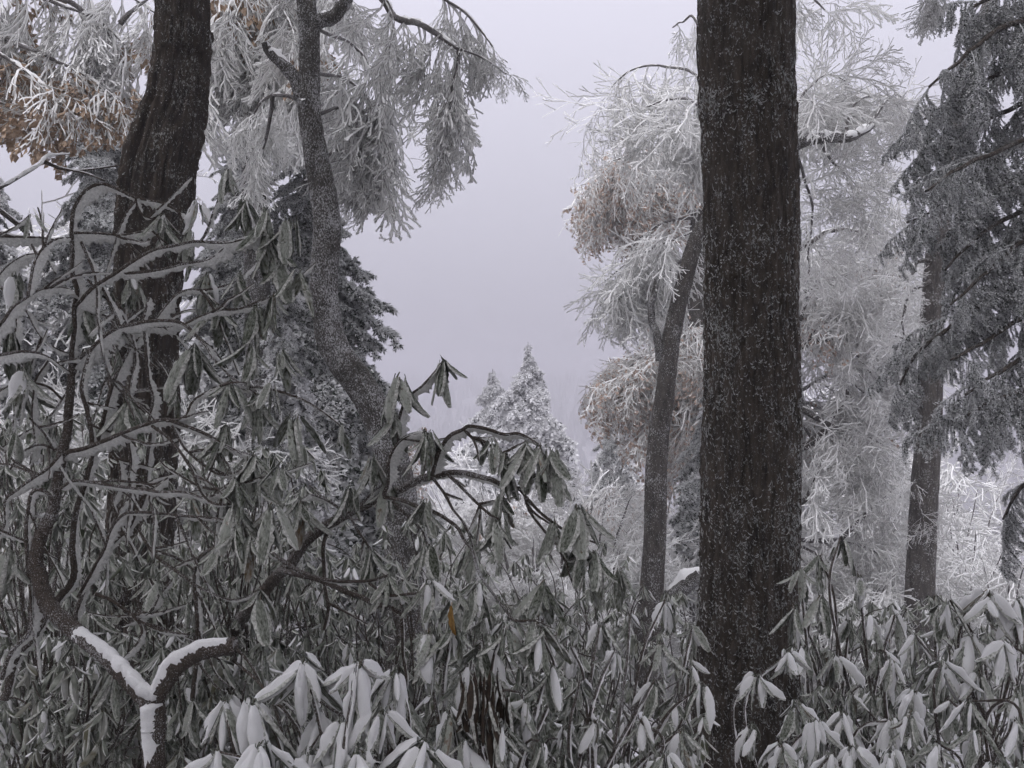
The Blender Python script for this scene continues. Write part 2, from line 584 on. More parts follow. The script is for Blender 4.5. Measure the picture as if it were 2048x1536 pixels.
def make_bough(name, seed, L=1.0, grav=.5, nb=26, bl=.34, bgrav=1.2, frost=.5, nl=.03, nw=.0055, step=.011, subs=4, ang=(.7, 1.1), flat=.12, k=4):
    rng = np.random.default_rng(seed)
    mb = MB()
    wind = WIND
    ax = grow(rng, (0, 0, 0), (1, 0, 0), L, 10, grav, .08)
    twig(mb, ax, np.linspace(.02, .008, len(ax)), np.linspace(.02, .008, len(ax)), np.array((0, 0, -1.0)), rng)
    needles(mb, ax[3:], rng, step, nl, nw, frost, wind, k)
    T = tangents(ax)
    for i in range(nb):
        t = .08 + .92 * (i + rng.random() * .6) / nb
        x = t * (len(ax) - 1); j = min(int(x), len(ax) - 2)
        p = ax[j] + (ax[j + 1] - ax[j]) * (x - j)
        l = bl * (1.15 - .75 * t) * rng.uniform(.7, 1.2)
        d = turned(rng, T[j], rng.uniform(*ang), 1 if i % 2 else -1, flat)
        P = grow(rng, p, d, l, 6, bgrav * 2, .1)
        tube(mb, P, np.linspace(.005, .002, len(P)), 3, 0, 0, rng)
        needles(mb, P, rng, step, nl, nw, frost, wind, k)
        TT = tangents(P)
        for s in range(subs):
            x2 = rng.uniform(.2, .9) * 5; j2 = int(x2)
            p2 = P[j2] + (P[j2 + 1] - P[j2]) * (x2 - j2)
            d2 = turned(rng, TT[j2], rng.uniform(.5, .9), 1 if s % 2 else -1, flat + .1)
            needles(mb, grow(rng, p2, d2, l * rng.uniform(.3, .5), 3, bgrav * 2, .1), rng, step, nl, nw, frost, wind, k)
    return mb.mesh(name, [M['needle'], M['needle_white' if frost > .85 else 'needle_frost']], False)

HEMLOCK = [make_bough('drooping_bough', 70 + k, L=1.1, grav=.7, nb=20, bl=.55, bgrav=4.5, frost=.72, nl=.034, nw=.0075, step=.012, flat=.4, subs=3) for k in range(3)]
SPRUCE = [make_bough('spruce_bough', 80 + k, L=1.0, grav=.35, nb=22, bl=.36, bgrav=1.1, frost=.68, nl=.046, nw=.010, step=.014, subs=4) for k in range(3)]
WHITE = [make_bough('rimed_bough', 90 + k, L=1.0, grav=.7, nb=18, bl=.46, bgrav=1.0, frost=.90, nl=.075, nw=.026, step=.030, subs=3, flat=.3) for k in range(3)]

def leaf_grid(seed, curl, bend, width, rows=9, cols=5, vs=None):
    rng = np.random.default_rng(seed)
    u = np.linspace(0, 1, rows)
    w = width * 1.25 * np.sin(math.pi * np.clip(.03 + .93 * u ** 1.05, 0, 1)) ** .55 + .006
    v = np.linspace(-1, 1, cols) if vs is None else np.asarray(vs, float)
    tw_ = rng.uniform(-.25, .25)
    X = np.repeat((.1 + .9 * u)[:, None], cols, 1)
    ang = v[None, :] * curl
    ww = w[:, None]
    Y = ww * np.sin(ang) / max(curl, .05)
    Z = -ww * (1 - np.cos(ang)) / max(curl, .05)
    Z = Z - bend * (u ** 2)[:, None] + tw_ * u[:, None] * Y
    return X, Y, Z, w
def grid_quads(r, c):
    i = np.arange(r * c).reshape(r, c)
    return np.stack((i[:-1, :-1], i[1:, :-1], i[1:, 1:], i[:-1, 1:]), -1).reshape(-1, 4)
def make_leaf(seed, curl, bend, width):
    rng = np.random.default_rng(seed)
    X, Y, Z, w = leaf_grid(seed, curl, bend, width)
    mb = MB()
    mb.add(np.stack((X, Y, Z), -1), grid_quads(*X.shape), None, 0)
    # petiole
    P = np.array(((0, 0, .012), (.06, 0, .008), (.13, 0, float(Z[0, 2]))))
    tube(mb, P, np.array((.012, .011, .010)), 4, 0)
    # frost coat on the upper face with a crystalline margin
    X2, Y2, Z2, w2 = leaf_grid(seed, curl, bend, width * 1.04, 13, 5, (-1, -.66, 0, .66, 1))
    edge = 1 + .42 * rng.random((13, 2)) ** 2
    Y2[:, 0] *= edge[:, 0]; Y2[:, -1] *= edge[:, 1]
    X2 = X2 + .02 * (rng.random(X2.shape) - .5)
    Z2 = Z2 + .010 + .018 * rng.random(Z2.shape)
    Z2[:, 2] -= .016
    Z2[:, 0] -= .02 * rng.random(13); Z2[:, -1] -= .02 * rng.random(13)
    mb.add(np.stack((X2, Y2, Z2), -1), grid_quads(13, 5), None, np.tile((2, 1, 1, 2), 12))
    return mb.mesh('leaf', [M['leaf'], M['leaf_frost'], M['leaf_margin']], True)
def make_leaf_snow(seed, curl, bend, width, h):
    rng = np.random.default_rng(seed + 500)
    r, c = 10, 6
    X, Y, Z, w = leaf_grid(seed, curl, bend, width * .98, r, c)
    # same spine as the leaf it lies on
    v = np.linspace(-1, 1, c)
    u = np.linspace(0, 1, r)
    dome = np.sqrt(np.clip(1 - v ** 2, 0, 1))[None, :] * (np.sin(math.pi * np.clip(u * .92 + .08, 0, 1)) ** .45)[:, None]
    lump = 1 + .7 * vnoise(np.stack((X * 5 + seed, Y * 7, Z * 5), -1), seed)
    cut = np.clip((rng.uniform(.55, 1.15) - u) * 5 + .25, .02, 1)[:, None]
    Zt = Z + .008 + h * dome * lump * cut * (.85 + .3 * rng.random((r, c)))
    X = X + .03 * (rng.random((r, c)) - .5)
    mb = MB()
    mb.add(np.stack((X, Y, Zt), -1), grid_quads(r, c), None, 0)
    mb.add(np.stack((X, Y * .9, Z + .004), -1), grid_quads(r, c)[:, ::-1], None, 0)
    return mb.mesh('leaf_snow', [M['snow']], True)
LP = [(1, .7, -.08, .125), (2, 1.2, .14, .12), (3, 1.7, .08, .13), (4, 2.3, .12, .125), (5, 1.0, .30, .11), (6, 1.5, -.05, .135), (7, 2.7, .04, .12), (8, .5, .12, .105),
      (9, 2.9, .22, .13), (10, 1.9, -.12, .12), (11, .9, .42, .115), (12, 2.4, -.02, .14)]
LEAF = [make_leaf(*p) for p in LP]
LEAF_SNOW = [make_leaf_snow(*p, h) for p, h in zip(LP, (.10, .12, .09, .13, .10, .14, .08, .10, .12, .09, .13, .11))]

M['leaf_dead'] = mat_plain('dead_leaf', (.018, .013, .010), (.060, .042, .028), 6)
M['leaf_orange'] = mat_plain('yellowed_leaf', (.30, .17, .05), (.40, .26, .09), 6)
def recolour(me, name):
    c = me.copy(); c.materials[0] = M[name]; c.materials[1] = M[name]
    if name == 'leaf_orange':
        c.materials[2] = M[name]
    return c
LEAF_DEAD = [recolour(LEAF[k], 'leaf_dead') for k in (2, 3, 8, 11)]
LEAF_ORANGE = recolour(LEAF[9], 'leaf_orange')

# ------------------------------------------------------------------ builders for trees and shrubs
def spray_matrix(p, az, pitch, s, roll=0.0):
    R = Matrix.Rotation(az, 4, 'Z') @ Matrix.Rotation(pitch, 4, 'Y') @ Matrix.Rotation(roll, 4, 'X')
    return Matrix.Translation(Vector(p)) @ R @ Matrix.Diagonal((s[0], s[1], s[2], 1) if hasattr(s, '__len__') else (s, s, s, 1))

def dress(root, P, n, pool, s, rng, t0=.15, t1=1.0, spread=1.4, pitch=(-.3, .5), name='twig_spray', az0=None, along=True):
    P = np.asarray(P)
    T = tangents(P)
    for k in range(n):
        t = t0 + (t1 - t0) * (k + rng.random()) / n
        x = t * (len(P) - 1); j = min(int(x), len(P) - 2)
        p = P[j] + (P[j + 1] - P[j]) * (x - j)
        a = math.atan2(T[j][1], T[j][0]) if az0 is None else az0
        a += rng.uniform(-spread, spread)
        place(pool[rng.integers(len(pool))], name, root, spray_matrix(p, a, rng.uniform(*pitch), rng.uniform(*s), rng.uniform(-.5, .5)))

def limb(root, pts, r0, r1, mat='twig', rime=True, step=.04, name='limb', sides=7):
    P, R = resample(pts, np.linspace(r0, r1, len(pts)), step)
    jit = np.stack([vnoise(np.stack((np.arange(len(P)) * step * 6, np.full(len(P), c * 7.1), np.full(len(P), float(pts[0][0] * 3.3))), -1), 5) for c in range(3)], -1)
    P = P + jit * np.minimum(R[:, None] * .9, .03)
    mb = MB()
    tube(mb, P, R, sides, 0, .18)
    o = link(name, mb.mesh(name, [M[mat]]), root)
    if rime:
        mb = MB()
        fin(mb, P, R, nrm(np.array((.25, .2, .9))), float(np.mean(R)) * .9, float(np.mean(R)) * .75, .5, 0, int(abs(pts[0][0]) * 100) + 3)
        c = bpy.data.objects.new('rime', mb.mesh('rime', [M['rime']]))
        COL.objects.link(c); c.parent = o
    return P

def pxs(pts, Y0, Y1=None):
    Y1 = Y0 if Y1 is None else Y1
    n = len(pts)
    return [at(p[0], p[1], Y0 + (Y1 - Y0) * i / max(1, n - 1)) for i, p in enumerate(pts)]

def trunk(root, pts, Y, mat, sides=72, step=.02, ridge=.02, groove=None, seed=1, foot=True, top=None, name='trunk', fine=.006):
    """pts: (px, py, radius px) from the top down; bark ridges are real relief"""
    C = [at(p[0], p[1], Y) for p in pts]
    R = [p[2] / F * Y for p in pts]
    if top is not None:
        C.insert(0, np.array(top[0], float)); R.insert(0, top[1])
    if foot:
        b = C[-1].copy(); b[2] = float(gz(b[0], b[1])) - .25
        if b[2] < C[-1][2] - .05:
            mid = b.copy(); mid[2] = b[2] * .8 + C[-1][2] * .2
            C += [mid, b]; R += [R[-1] * 1.08, R[-1] * 1.35]
    P, R = resample(C, R, step)
    T, e1, e2 = frames(P, (0, -1, 0))
    th = np.linspace(0, 2 * math.pi, sides, endpoint=False)
    s = np.concatenate(([0], np.cumsum(np.linalg.norm(np.diff(P, axis=0), axis=1))))
    TH, S = np.meshgrid(th, s)
    rm = float(np.mean(R))
    cx, sx = np.cos(TH), np.sin(TH)
    kk = 5.5 if ridge < .025 else 8.0
    n1 = vnoise(np.stack((cx * kk, sx * kk, S * 2.2), -1), seed)
    n2 = vnoise(np.stack((cx * kk * 2.4, sx * kk * 2.4, S * 6.5), -1), seed + 1)
    n3 = vnoise(np.stack((cx * 26, sx * 26, S * 26), -1), seed + 2)
    n0 = vnoise(np.stack((cx * 1.2, sx * 1.2, S * 1.6), -1), seed + 3)
    d = ridge * ((.6 - np.abs(n1) * 1.3) * .6 + (.5 - np.abs(n2)) * .5) + fine * n3 + rm * .06 * n0
    if groove is not None:
        d = d + groove(TH, S, P)
    rr = R[:, None] + d
    prof = np.stack((rr * np.cos(TH), rr * np.sin(TH)), -1)
    mb = MB()
    rings(mb, P, e1, e2, prof, 0)
    o = link(name, mb.mesh(name, [M[mat]]), root)
    surf = P[:, None, :] + prof[..., :1] * e1[:, None, :] + prof[..., 1:] * e2[:, None, :]
    nor = np.cos(TH)[..., None] * e1[:, None, :] + np.sin(TH)[..., None] * e2[:, None, :]
    return o, P, R, surf, nor

def flakes(trunk_o, surf, nor, n, size, seed, root, mat='flake', zmax=None, clump=3.0, facing=None):
    """small curled flakes of rime caught on the edges of the bark"""
    rng = np.random.default_rng(seed)
    mb = MB()
    A, B = surf.shape[:2]
    made = 0
    tries = 0
    while made < n and tries < n * 8:
        tries += 1
        i, j = rng.integers(1, A - 1), rng.integers(B)
        p = surf[i, j]; nn = nor[i, j]
        if zmax is not None and p[2] > zmax:
            continue
        pr = np.array((p[0] * .8 + p[2] * .6, p[1] + .37 * p[2], p[2] * .8 - p[0] * .6))
        if vnoise(pr * clump * .7, seed) + .6 * vnoise(pr * clump * 3.1 + 4, seed + 1) + .4 * rng.normal() < .05:
            continue
        up = nrm(surf[i + 1, j] - surf[i - 1, j])
        if up[2] < 0:
            up = -up
        side = np.cross(nn, up)
        r = size * rng.uniform(.3, 1.0) * (1 + .9 * (rng.random() < .12))
        a0 = rng.uniform(-2.9, -1.2) + (rng.random() < .25) * rng.uniform(-1, 1)
        a1 = a0 + rng.uniform(.6, 2.0)
        k = 4
        aa = np.linspace(a0, a1, k)
        el = rng.uniform(.9, 3.0)
        c = p + side * r * np.cos(aa)[:, None] + up * r * el * np.sin(aa)[:, None]
        w = np.array((.2, 1, .7, .15)) * size * rng.uniform(.12, .42)
        c1 = c + nn * (.0015) - (up * w[:, None] * .5)
        c2 = c + nn * (w[:, None] * .9 + .002) + up * w[:, None] * .7
        c3 = c + nn * .001 + up * w[:, None] * 1.0
        v = np.concatenate((c1, c2, c3))
        q = [(a, a + 1, k + a + 1, k + a) for a in range(k - 1)] + [(k + a, k + a + 1, 2 * k + a + 1, 2 * k + a) for a in range(k - 1)]
        mb.add(v, q)
        made += 1
    o = bpy.data.objects.new('frost_flakes', mb.mesh('frost_flakes', [M[mat]], False))
    COL.objects.link(o)
    o.parent = trunk_o
    o['kind'] = 'stuff'

def base_of(px, Y):
    x = (px - 1024) / F * Y
    return (x, Y, float(gz(x, Y)))

# ------------------------------------------------------------------ the big straight trunk on the right
R1 = np.random.default_rng(101)
t = thing('broad_trunk_tree', 'massive straight dark trunk flecked with frost, the widest in view', 'tree', base_of(1495, 5.0))
o, P, R, surf, nor = trunk(t, [(1494, -60, 90), (1496, 200, 90), (1500, 450, 89), (1503, 700, 91), (1502, 900, 92), (1498, 1100, 94), (1494, 1300, 96), (1490, 1536, 99)], 5.0, 'bark', sides=190, step=.012, ridge=.023, seed=2, top=((1.22, 5.0, 10.5), .19), fine=.010)
flakes(o, surf, nor, 10500, .0155, 12, t, zmax=3.9, clump=5)
for k in range(6):                      # unseen limbs reaching back over the viewpoint, shaped to shade the foreground
    a = -math.pi * .5 + 1.1 * math.sin(k * 2.4) + R1.uniform(-.2, .2)
    z0 = 6.0 + 3.2 * k / 6
    L = R1.uniform(4.0, 6.5)
    c = np.array((1.21, 5.0, z0))
    e = c + np.array((math.cos(a) * L, math.sin(a) * L, R1.uniform(.2, 1.0)))
    m1 = c * .6 + e * .4 + np.array((0, 0, .7))
    LP_ = limb(t, [c, m1, c * .25 + e * .75 + np.array((0, 0, .5)), e], .055, .012, 'bark', False, .15)
    dress(t, LP_, 13, FAN + RUST, (1.2, 1.9), R1, .2, 1, 1.3, (-.2, .4))

# ------------------------------------------------------------------ the swollen trunk on the left
R2 = np.random.default_rng(102)
t = thing('swollen_trunk_tree', 'dark crooked trunk with a swollen bulge and deep vertical crack, at left', 'tree', base_of(285, 7.0))
def crack(TH, S, P):
    z = P[:, 2][:, None]
    ph = .42 + .25 * vnoise(np.stack((z * 1.7, z * 0, z * 0), -1), 3)
    dd = np.abs(((TH - ph + math.pi) % (2 * math.pi)) - math.pi)
    zt = 1.6 + (768 - 300) / F * 7
    return -.15 * np.exp(-(dd / .11) ** 2) * np.clip((zt + .25 - z) / .5, 0, 1) + .02 * np.exp(-((dd - .25) / .15) ** 2)
o, P, R, surf, nor = trunk(t, [(366, -40, 46), (367, 60, 48), (362, 130, 49), (353, 200, 53), (337, 262, 61), (320, 330, 66), (311, 400, 66), (301, 480, 61), (297, 560, 57), (290, 690, 58), (288, 850, 62), (285, 1000, 58), (282, 1150, 55)], 7.0, 'bark_brown', sides=150, step=.016, ridge=.05, groove=crack, seed=21, top=((-2.3, 7.1, 10.0), .12), fine=.010)
flakes(o, surf, nor, 3000, .015, 22, t, zmax=4.8, clump=4)
for k in range(4):  # unseen limbs overhead, added to keep skylight off the foreground
    a = -math.pi * .5 + 1.8 * math.sin(k * 2.4)
    c = np.array((-2.3, 7.1, 6.8 + 2.8 * k / 4)); L = R2.uniform(3.5, 6)
    e = c + np.array((math.cos(a) * L, math.sin(a) * L, .6))
    LP_ = limb(t, [c, c * .5 + e * .5 + np.array((0, 0, .6)), e], .05, .012, 'bark_brown', False, .15)
    dress(t, LP_, 10, FAN + RUST, (1.0, 1.6), R2, .2, 1, 1.3, (-.2, .4))

# ------------------------------------------------------------------ the slender bent trunk and its hanging branches
R3 = np.random.default_rng(103)
t = thing('bent_trunk_tree', 'slender grey trunk bending left, with a snow-topped broken fork and rimed hanging branches', 'tree', base_of(805, 8.0))
o, P, R, surf, nor = trunk(t, [(612, -30, 18), (618, 60, 19), (619, 150, 19.5), (617, 205, 22), (625, 270, 21.5), (638, 345, 23), (648, 400, 25), (654, 455, 26.5), (651, 510, 26.5), (647, 570, 26.5), (651, 625, 27), (662, 682, 29), (683, 722, 30), (710, 757, 30), (738, 800, 30), (764, 858, 31), (786, 930, 33), (800, 1020, 35), (806, 1120, 36)], 8.0, 'bark_grey', sides=60, step=.025, ridge=.010, seed=31, top=((-1.75, 8.1, 7.0), .055), fine=.006)
flakes(o, surf, nor, 2600, .011, 32, t, zmax=5.0, clump=4)
SL = 8.0
stub = limb(t, pxs([(606, 200), (590, 165), (566, 128), (545, 108), (531, 84)], 8, 7.9), .068, .030, 'bark_grey', False, .03, sides=12)
mb = MB(); fin(mb, stub, np.full(len(stub), .04), np.array((0.1, 0, 1.0)), .055, .035, .3, 0, 5)
link('snow', mb.mesh('snow', [M['snow']]), t)
l = limb(t, pxs([(625, 55), (645, 38), (668, 28), (690, 8), (700, -25)], 8, 7.9), .062, .05, 'bark_grey', True, .03, sides=10)
hang = limb(t, pxs([(700, -60), (760, -15), (790, 32), (835, 46), (885, 74), (920, 96)], 8, 7.8), .035, .018, 'twig', True, .03)
hang2 = limb(t, pxs([(918, 95), (916, 130), (906, 175), (900, 240), (896, 320)], 7.8), .017, .008, 'twig', True, .03)
for k in range(12):
    tt = (k + R3.random()) / 12
    p = hang2[int(tt * (len(hang2) - 1))]
    place(DROOP[k % 5], 'twig_spray', t, spray_matrix(p, R3.uniform(0, 6.28), R3.uniform(.35, 1.05), R3.uniform(.5, .78) * (1 - .35 * tt), R3.uniform(-.4, .4)))
dress(t, hang, 9, DROOP, (.4, .65), R3, .25, 1, 2.0, (.2, .9))
l = limb(t, pxs([(860, -30), (900, 5), (935, 30), (962, 62), (985, 92)], 7.9), .014, .006, 'twig')
dress(t, l, 10, DROOP, (.36, .55), R3, .1, 1, 2.6, (.2, .9))
l = limb(t, pxs([(905, 92), (950, 108), (985, 128), (1012, 148)], 7.8), .010, .005, 'twig')
dress(t, l, 6, FAN, (.16, .28), R3, .2, .95, 1.0, (.1, .8))
for pts, n, s in (([(636, 62), (668, 72), (700, 85), (728, 112), (745, 145), (758, 185)], 9, (.5, .75)),
                  ([(634, 150), (668, 150), (705, 165), (735, 200), (752, 240)], 10, (.55, .85)),
                  ([(640, 230), (668, 215), (700, 230), (728, 270), (742, 320)], 10, (.5, .72)),
                  ([(645, 320), (670, 300), (700, 320), (715, 360)], 7, (.35, .5))):
    l = limb(t, pxs(pts, 8.05, 8.7), .016, .006, 'twig')
    dress(t, l, n, DROOP, s, R3, .35, 1, 1.2, (.4, 1.1), az0=.5)
for pts, n in (([(600, 205), (575, 192), (548, 190), (520, 208), (500, 245)], 9), ([(548, 192), (538, 235), (526, 300), (518, 335), (507, 356)], 7)):
    l = limb(t, pxs(pts, 8, 8.5), .020, .007, 'twig', True, .03)
    dress(t, l, n, DROOP, (.3, .5), R3, .4, 1, 1.2, (.3, .9), az0=2.2)

def fill(root, box, Y, start, nl, ns, pool, s, rng, r=.02, spread=1.5, pitch=(.1, .8), arch=.25, mat='twig', rime=True):
    """limbs from one start reaching into a part of the crown, dressed with sprays"""
    for k in range(nl):
        y0 = rng.uniform(*Y)
        e = at(rng.uniform(box[0], box[2]), rng.uniform(box[1], box[3]), y0)
        c = np.array(start, float)
        m_ = c * .45 + e * .55 + np.array((0, 0, arch * np.linalg.norm(e - c) * .5))
        l_ = limb(root, [c, m_, e * .8 + m_ * .2 + np.array((0, 0, .05)), e], r, .006, mat, rime, .06)
        dress(root, l_, ns, pool, s, rng, .3, 1, spread, pitch)

# the tree behind it, a curtain of hanging twigs
R4 = np.random.default_rng(104)
t = thing('curtain_tree', 'rime-white tree behind the bent trunk, a dense curtain of hanging twigs', 'tree', base_of(520, 11.0))
trunk(t, [(500, -80, 20), (505, 200, 22), (512, 500, 25), (520, 800, 27)], 11.0, 'bark_grey', 30, .06, .01, seed=41, top=((-3.0, 11, 8.5), .09))
fill(t, (410, -30, 640, 130), (9.6, 11.5), at(500, -40, 11), 8, 6, DROOP + RUST[:1], (.6, .95), R4)
fill(t, (410, 100, 780, 300), (9.6, 11.5), at(505, 60, 11), 10, 7, DROOP, (.6, .9), R4)
fill(t, (640, -40, 800, 60), (9.6, 11), at(520, -150, 11), 4, 5, DROOP, (.5, .8), R4)

# withered-leaf tree reaching in from the left
R5 = np.random.default_rng(105)
t = thing('rust_leaved_tree', 'frosted tree with clinging rust-brown leaves in the upper left corner', 'tree', base_of(-260, 9.0))
trunk(t, [(-240, -200, 30), (-255, 200, 34), (-260, 800, 40)], 9.0, 'bark_grey', 30, .06, .012, seed=51, top=((-5.6, 9, 8.0), .12))
s0 = at(-240, -150, 9)
for pts, n, pool, s in (([(-240, -150), (-60, -60), (90, 0), (190, 40), (250, 90)], 11, DROOP + RUST[:1], (.55, .85)),
                        ([(-245, -60), (-120, 20), (-30, 90), (60, 150), (120, 210)], 16, RUST, (.45, .7)),
                        ([(-245, 20), (-120, 80), (-40, 140), (40, 200)], 16, RUST, (.4, .6)),
                        ([(-100, 0), (0, 70), (90, 110), (170, 150), (215, 190)], 14, RUST, (.4, .6)),
                        ([(-100, -120), (100, -60), (230, -20), (320, 30)], 9, RUST[:1] + DROOP, (.5, .8)),
                        ([(100, -10), (180, 30), (220, 70), (240, 130)], 7, RUST[:1] + DROOP, (.4, .7)),
                        ([(-200, -90), (-60, 20), (30, 62), (60, 90)], 3, FAN, (.3, .5)),
                        ([(240, 45), (262, 25), (290, 5), (310, -20)], 3, DROOP, (.3, .45))):
    l = limb(t, pxs(pts, 9, 8.6 + R5.random()), .028, .007, 'twig')
    dress(t, l, n, pool, s, R5, .3, 1, 1.5, (.3, 1.0))

# ------------------------------------------------------------------ right middle tree behind the big trunk
R7 = np.random.default_rng(107)
t = thing('leaning_tree', 'grey leaning trunk half hidden by the broad trunk, with rimed weeping branches', 'tree', base_of(1300, 12.0))
o, P, R, surf, nor = trunk(t, [(1470, 380, 14), (1430, 425, 15), (1400, 466, 16), (1383, 508, 16), (1370, 560, 16), (1356, 612, 16), (1342, 680, 17), (1334, 745, 18), (1328, 800, 19), (1318, 870, 20), (1312, 960, 22), (1310, 1060, 22), (1304, 1170, 24), (1298, 1260, 27)], 12.0, 'bark_far', 48, .04, .010, seed=71)
flakes(o, surf, nor, 1500, .014, 72, t, clump=2)
trunk(t, [(1398, 1150, 15), (1370, 1170, 16), (1335, 1205, 19), (1310, 1240, 20)], 12.0, 'bark_grey', 20, .05, .012, seed=73, name='limb', foot=False)
mb = MB(); fp, fr = resample(pxs([(1410, 1140), (1370, 1170), (1335, 1205)], 12), (.1, .1, .1), .04)
fin(mb, fp, fr, np.array((0, 0, 1.0)), .10, .08, .05, 0, 6); link('snow', mb.mesh('snow', [M['snow']]), t)
limb(t, pxs([(1318, 720), (1310, 660), (1305, 610), (1312, 560)], 12), .06, .03, 'bark_grey')
main = limb(t, pxs([(1480, 370), (1540, 310), (1590, 290), (1640, 274), (1690, 278), (1722, 264), (1745, 246)], 12), .11, .04, 'bark_grey', False, .05, sides=10)
mb = MB(); fin(mb, main, np.full(len(main), .05), np.array((.1, -.2, 1.0)), .06, .06, .4, 0, 9); link('snow', mb.mesh('snow', [M['snow']]), t)
WK = (('F', [(1470, 380), (1405, 170), (1330, 132), (1265, 140), (1222, 175)], 14, (.75, 1.1), (.3, 1.0)),
      ('F', [(1470, 380), (1400, 60), (1365, 45), (1345, 55)], 5, (.4, .6), (-.2, .5)),
      ('F', [(1470, 380), (1400, 215), (1340, 200), (1290, 215)], 10, (.8, 1.1), (.4, 1.0)),
      ('F', [(1430, 440), (1370, 470), (1300, 500), (1250, 530), (1215, 560)], 16, (.6, .95), (.4, 1.1)),
      ('F', [(1430, 440), (1350, 440), (1290, 470), (1260, 500)], 12, (.7, 1.0), (.4, 1.0)),
      ('F', [(1385, 500), (1340, 540), (1310, 570), (1290, 600)], 7, (.5, .8), (.5, 1.1)),
      ('F', [(1640, 276), (1655, 310), (1690, 350), (1720, 390)], 12, (.7, 1.0), (.2, 1.0)),
      ('F', [(1690, 278), (1700, 230), (1720, 200), (1760, 190)], 10, (.7, 1.0), (-.2, .8)),
      ('F', [(1745, 246), (1760, 215), (1790, 190), (1810, 200)], 9, (.6, .9), (0, .9)),
      ('F', [(1540, 310), (1600, 200), (1650, 150), (1700, 165)], 12, (.7, 1.0), (0, .9)),
      ('F', [(1540, 310), (1590, 240), (1640, 215), (1690, 225)], 10, (.7, 1.0), (.2, .9)),
      ('F', [(1590, 295), (1610, 360), (1625, 430), (1615, 520)], 10, (.6, .9), (.3, 1.1)),
      ('F', [(1540, -60), (1600, -30), (1640, 10), (1660, 30)], 9, (.5, .8), (.3, 1.0)))
for _, pts, n, s, pt in WK:
    right = pts[-1][0] > 1550
    l = limb(t, pxs(pts, 12.1, 12.3 + R7.random()), .024, .008, 'twig', True, .06)
    dress(t, l, n if not right else n - 2, (FAN + FINE[:2] + DROOP[:1]) if not right else (FINE + FAN[:2]), s, R7, .3, 1, 1.6 if not right else 2.6, pt if not right else (-.5, .8))

# pale brown leaved tree behind
R8 = np.random.default_rng(108)
t = thing('pale_leaved_tree', 'pale tree dotted with frosted brown leaves left of the broad trunk', 'tree', base_of(1380, 17.0))
trunk(t, [(1400, 200, 12), (1395, 500, 15), (1385, 800, 18), (1380, 1050, 20)], 17.0, 'bark_far', 24, .1, .01, seed=81)
fill(t, (1205, 300, 1330, 380), (16, 18), at(1398, 340, 17), 9, 9, PALE, (.7, 1.1), R8, .03)
fill(t, (1200, 400, 1330, 440), (16, 18), at(1396, 430, 17), 5, 8, PALE, (.6, .9), R8, .03)
fill(t, (1210, 740, 1330, 800), (16, 18), at(1390, 680, 17), 9, 9, PALE, (.6, .9), R8, .03)
fill(t, (1300, 560, 1420, 900), (16, 18), at(1390, 640, 17), 14, 9, PALE, (.7, 1.1), R8, .03)

# white tree to the right of the broad trunk
R9 = np.random.default_rng(109)
t = thing('white_thicket_tree', 'white frost-furred tree with bare curving limbs just right of the broad trunk', 'tree', base_of(1560, 16.0))
trunk(t, [(1560, 420, 16), (1565, 700, 22), (1560, 1000, 28), (1560, 1150, 30)], 16.0, 'bark_far', 24, .1, .012, seed=91)
for pts, r in (([(1570, 720), (1605, 690), (1640, 678), (1690, 690), (1730, 730), (1775, 790)], .07),
               ([(1600, 690), (1630, 660), (1665, 632), (1700, 625), (1740, 640)], .045),
               ([(1570, 920), (1610, 890), (1650, 862), (1665, 832), (1690, 800), (1700, 765), (1745, 800)], .075),
               ([(1570, 700), (1600, 640), (1618, 560), (1612, 450)], .04),
               ([(1570, 1030), (1610, 1000), (1630, 950), (1650, 930)], .06),
               ([(1640, 1150), (1700, 1060), (1760, 1000), (1810, 960)], .05),
               ([(1575, 520), (1640, 470), (1700, 460), (1780, 480)], .05),
               ([(1575, 600), (1660, 560), (1740, 540), (1800, 560)], .05),
               ([(1575, 800), (1680, 860), (1750, 880), (1810, 920)], .05)):
    l = limb(t, pxs(pts, 15.6, 15.2 + R9.random()), r, .012, 'bark_far', True, .08)
    dress(t, l, 8, FINE + PALE[:1], (.8, 1.3), R9, .2, 1, 2.4, (-.5, .9))
fill(t, (1600, 470, 1800, 700), (15.6, 17.5), at(1565, 560, 16), 6, 5, FINE, (.9, 1.4), R9, .035)
fill(t, (1600, 700, 1830, 1000), (15.6, 17.5), at(1562, 800, 16), 6, 5, FINE, (.9, 1.4), R9, .035)
fill(t, (1600, 950, 1830, 1200), (14.8, 16.5), at(1560, 1080, 16), 6, 5, FINE, (.9, 1.4), R9, .035)

# twin far trunk at right
t = thing('bare_trunk_tree', 'plain grey-brown trunk rising behind the evergreen boughs at far right', 'tree', base_of(1838, 14.0))
R10 = np.random.default_rng(110)
trunk(t, [(1935, 150, 17), (1905, 300, 18), (1880, 450, 19.5), (1866, 600, 21), (1862, 720, 22), (1858, 850, 24), (1851, 960, 26), (1845, 1060, 27), (1840, 1200, 29)], 14.0, 'bark_far', 40, .05, .012, seed=111, top=((7.2, 14, 8.2), .07))
for pts, r in (([(1862, 520), (1835, 522), (1828, 545), (1815, 560)], .035), ([(1862, 560), (1835, 575), (1812, 605), (1806, 640), (1808, 670)], .03),
               ([(1850, 690), (1815, 680), (1790, 672)], .014), ([(1845, 860), (1838, 920), (1832, 980), (1845, 1050), (1838, 1090)], .03)):
    l = limb(t, pxs(pts, 13.8), r, .012, 'bark_far', True, .05)
    dress(t, l, 5, FINE, (.25, .5), R10, .3, 1, 1.8, (0, 1))

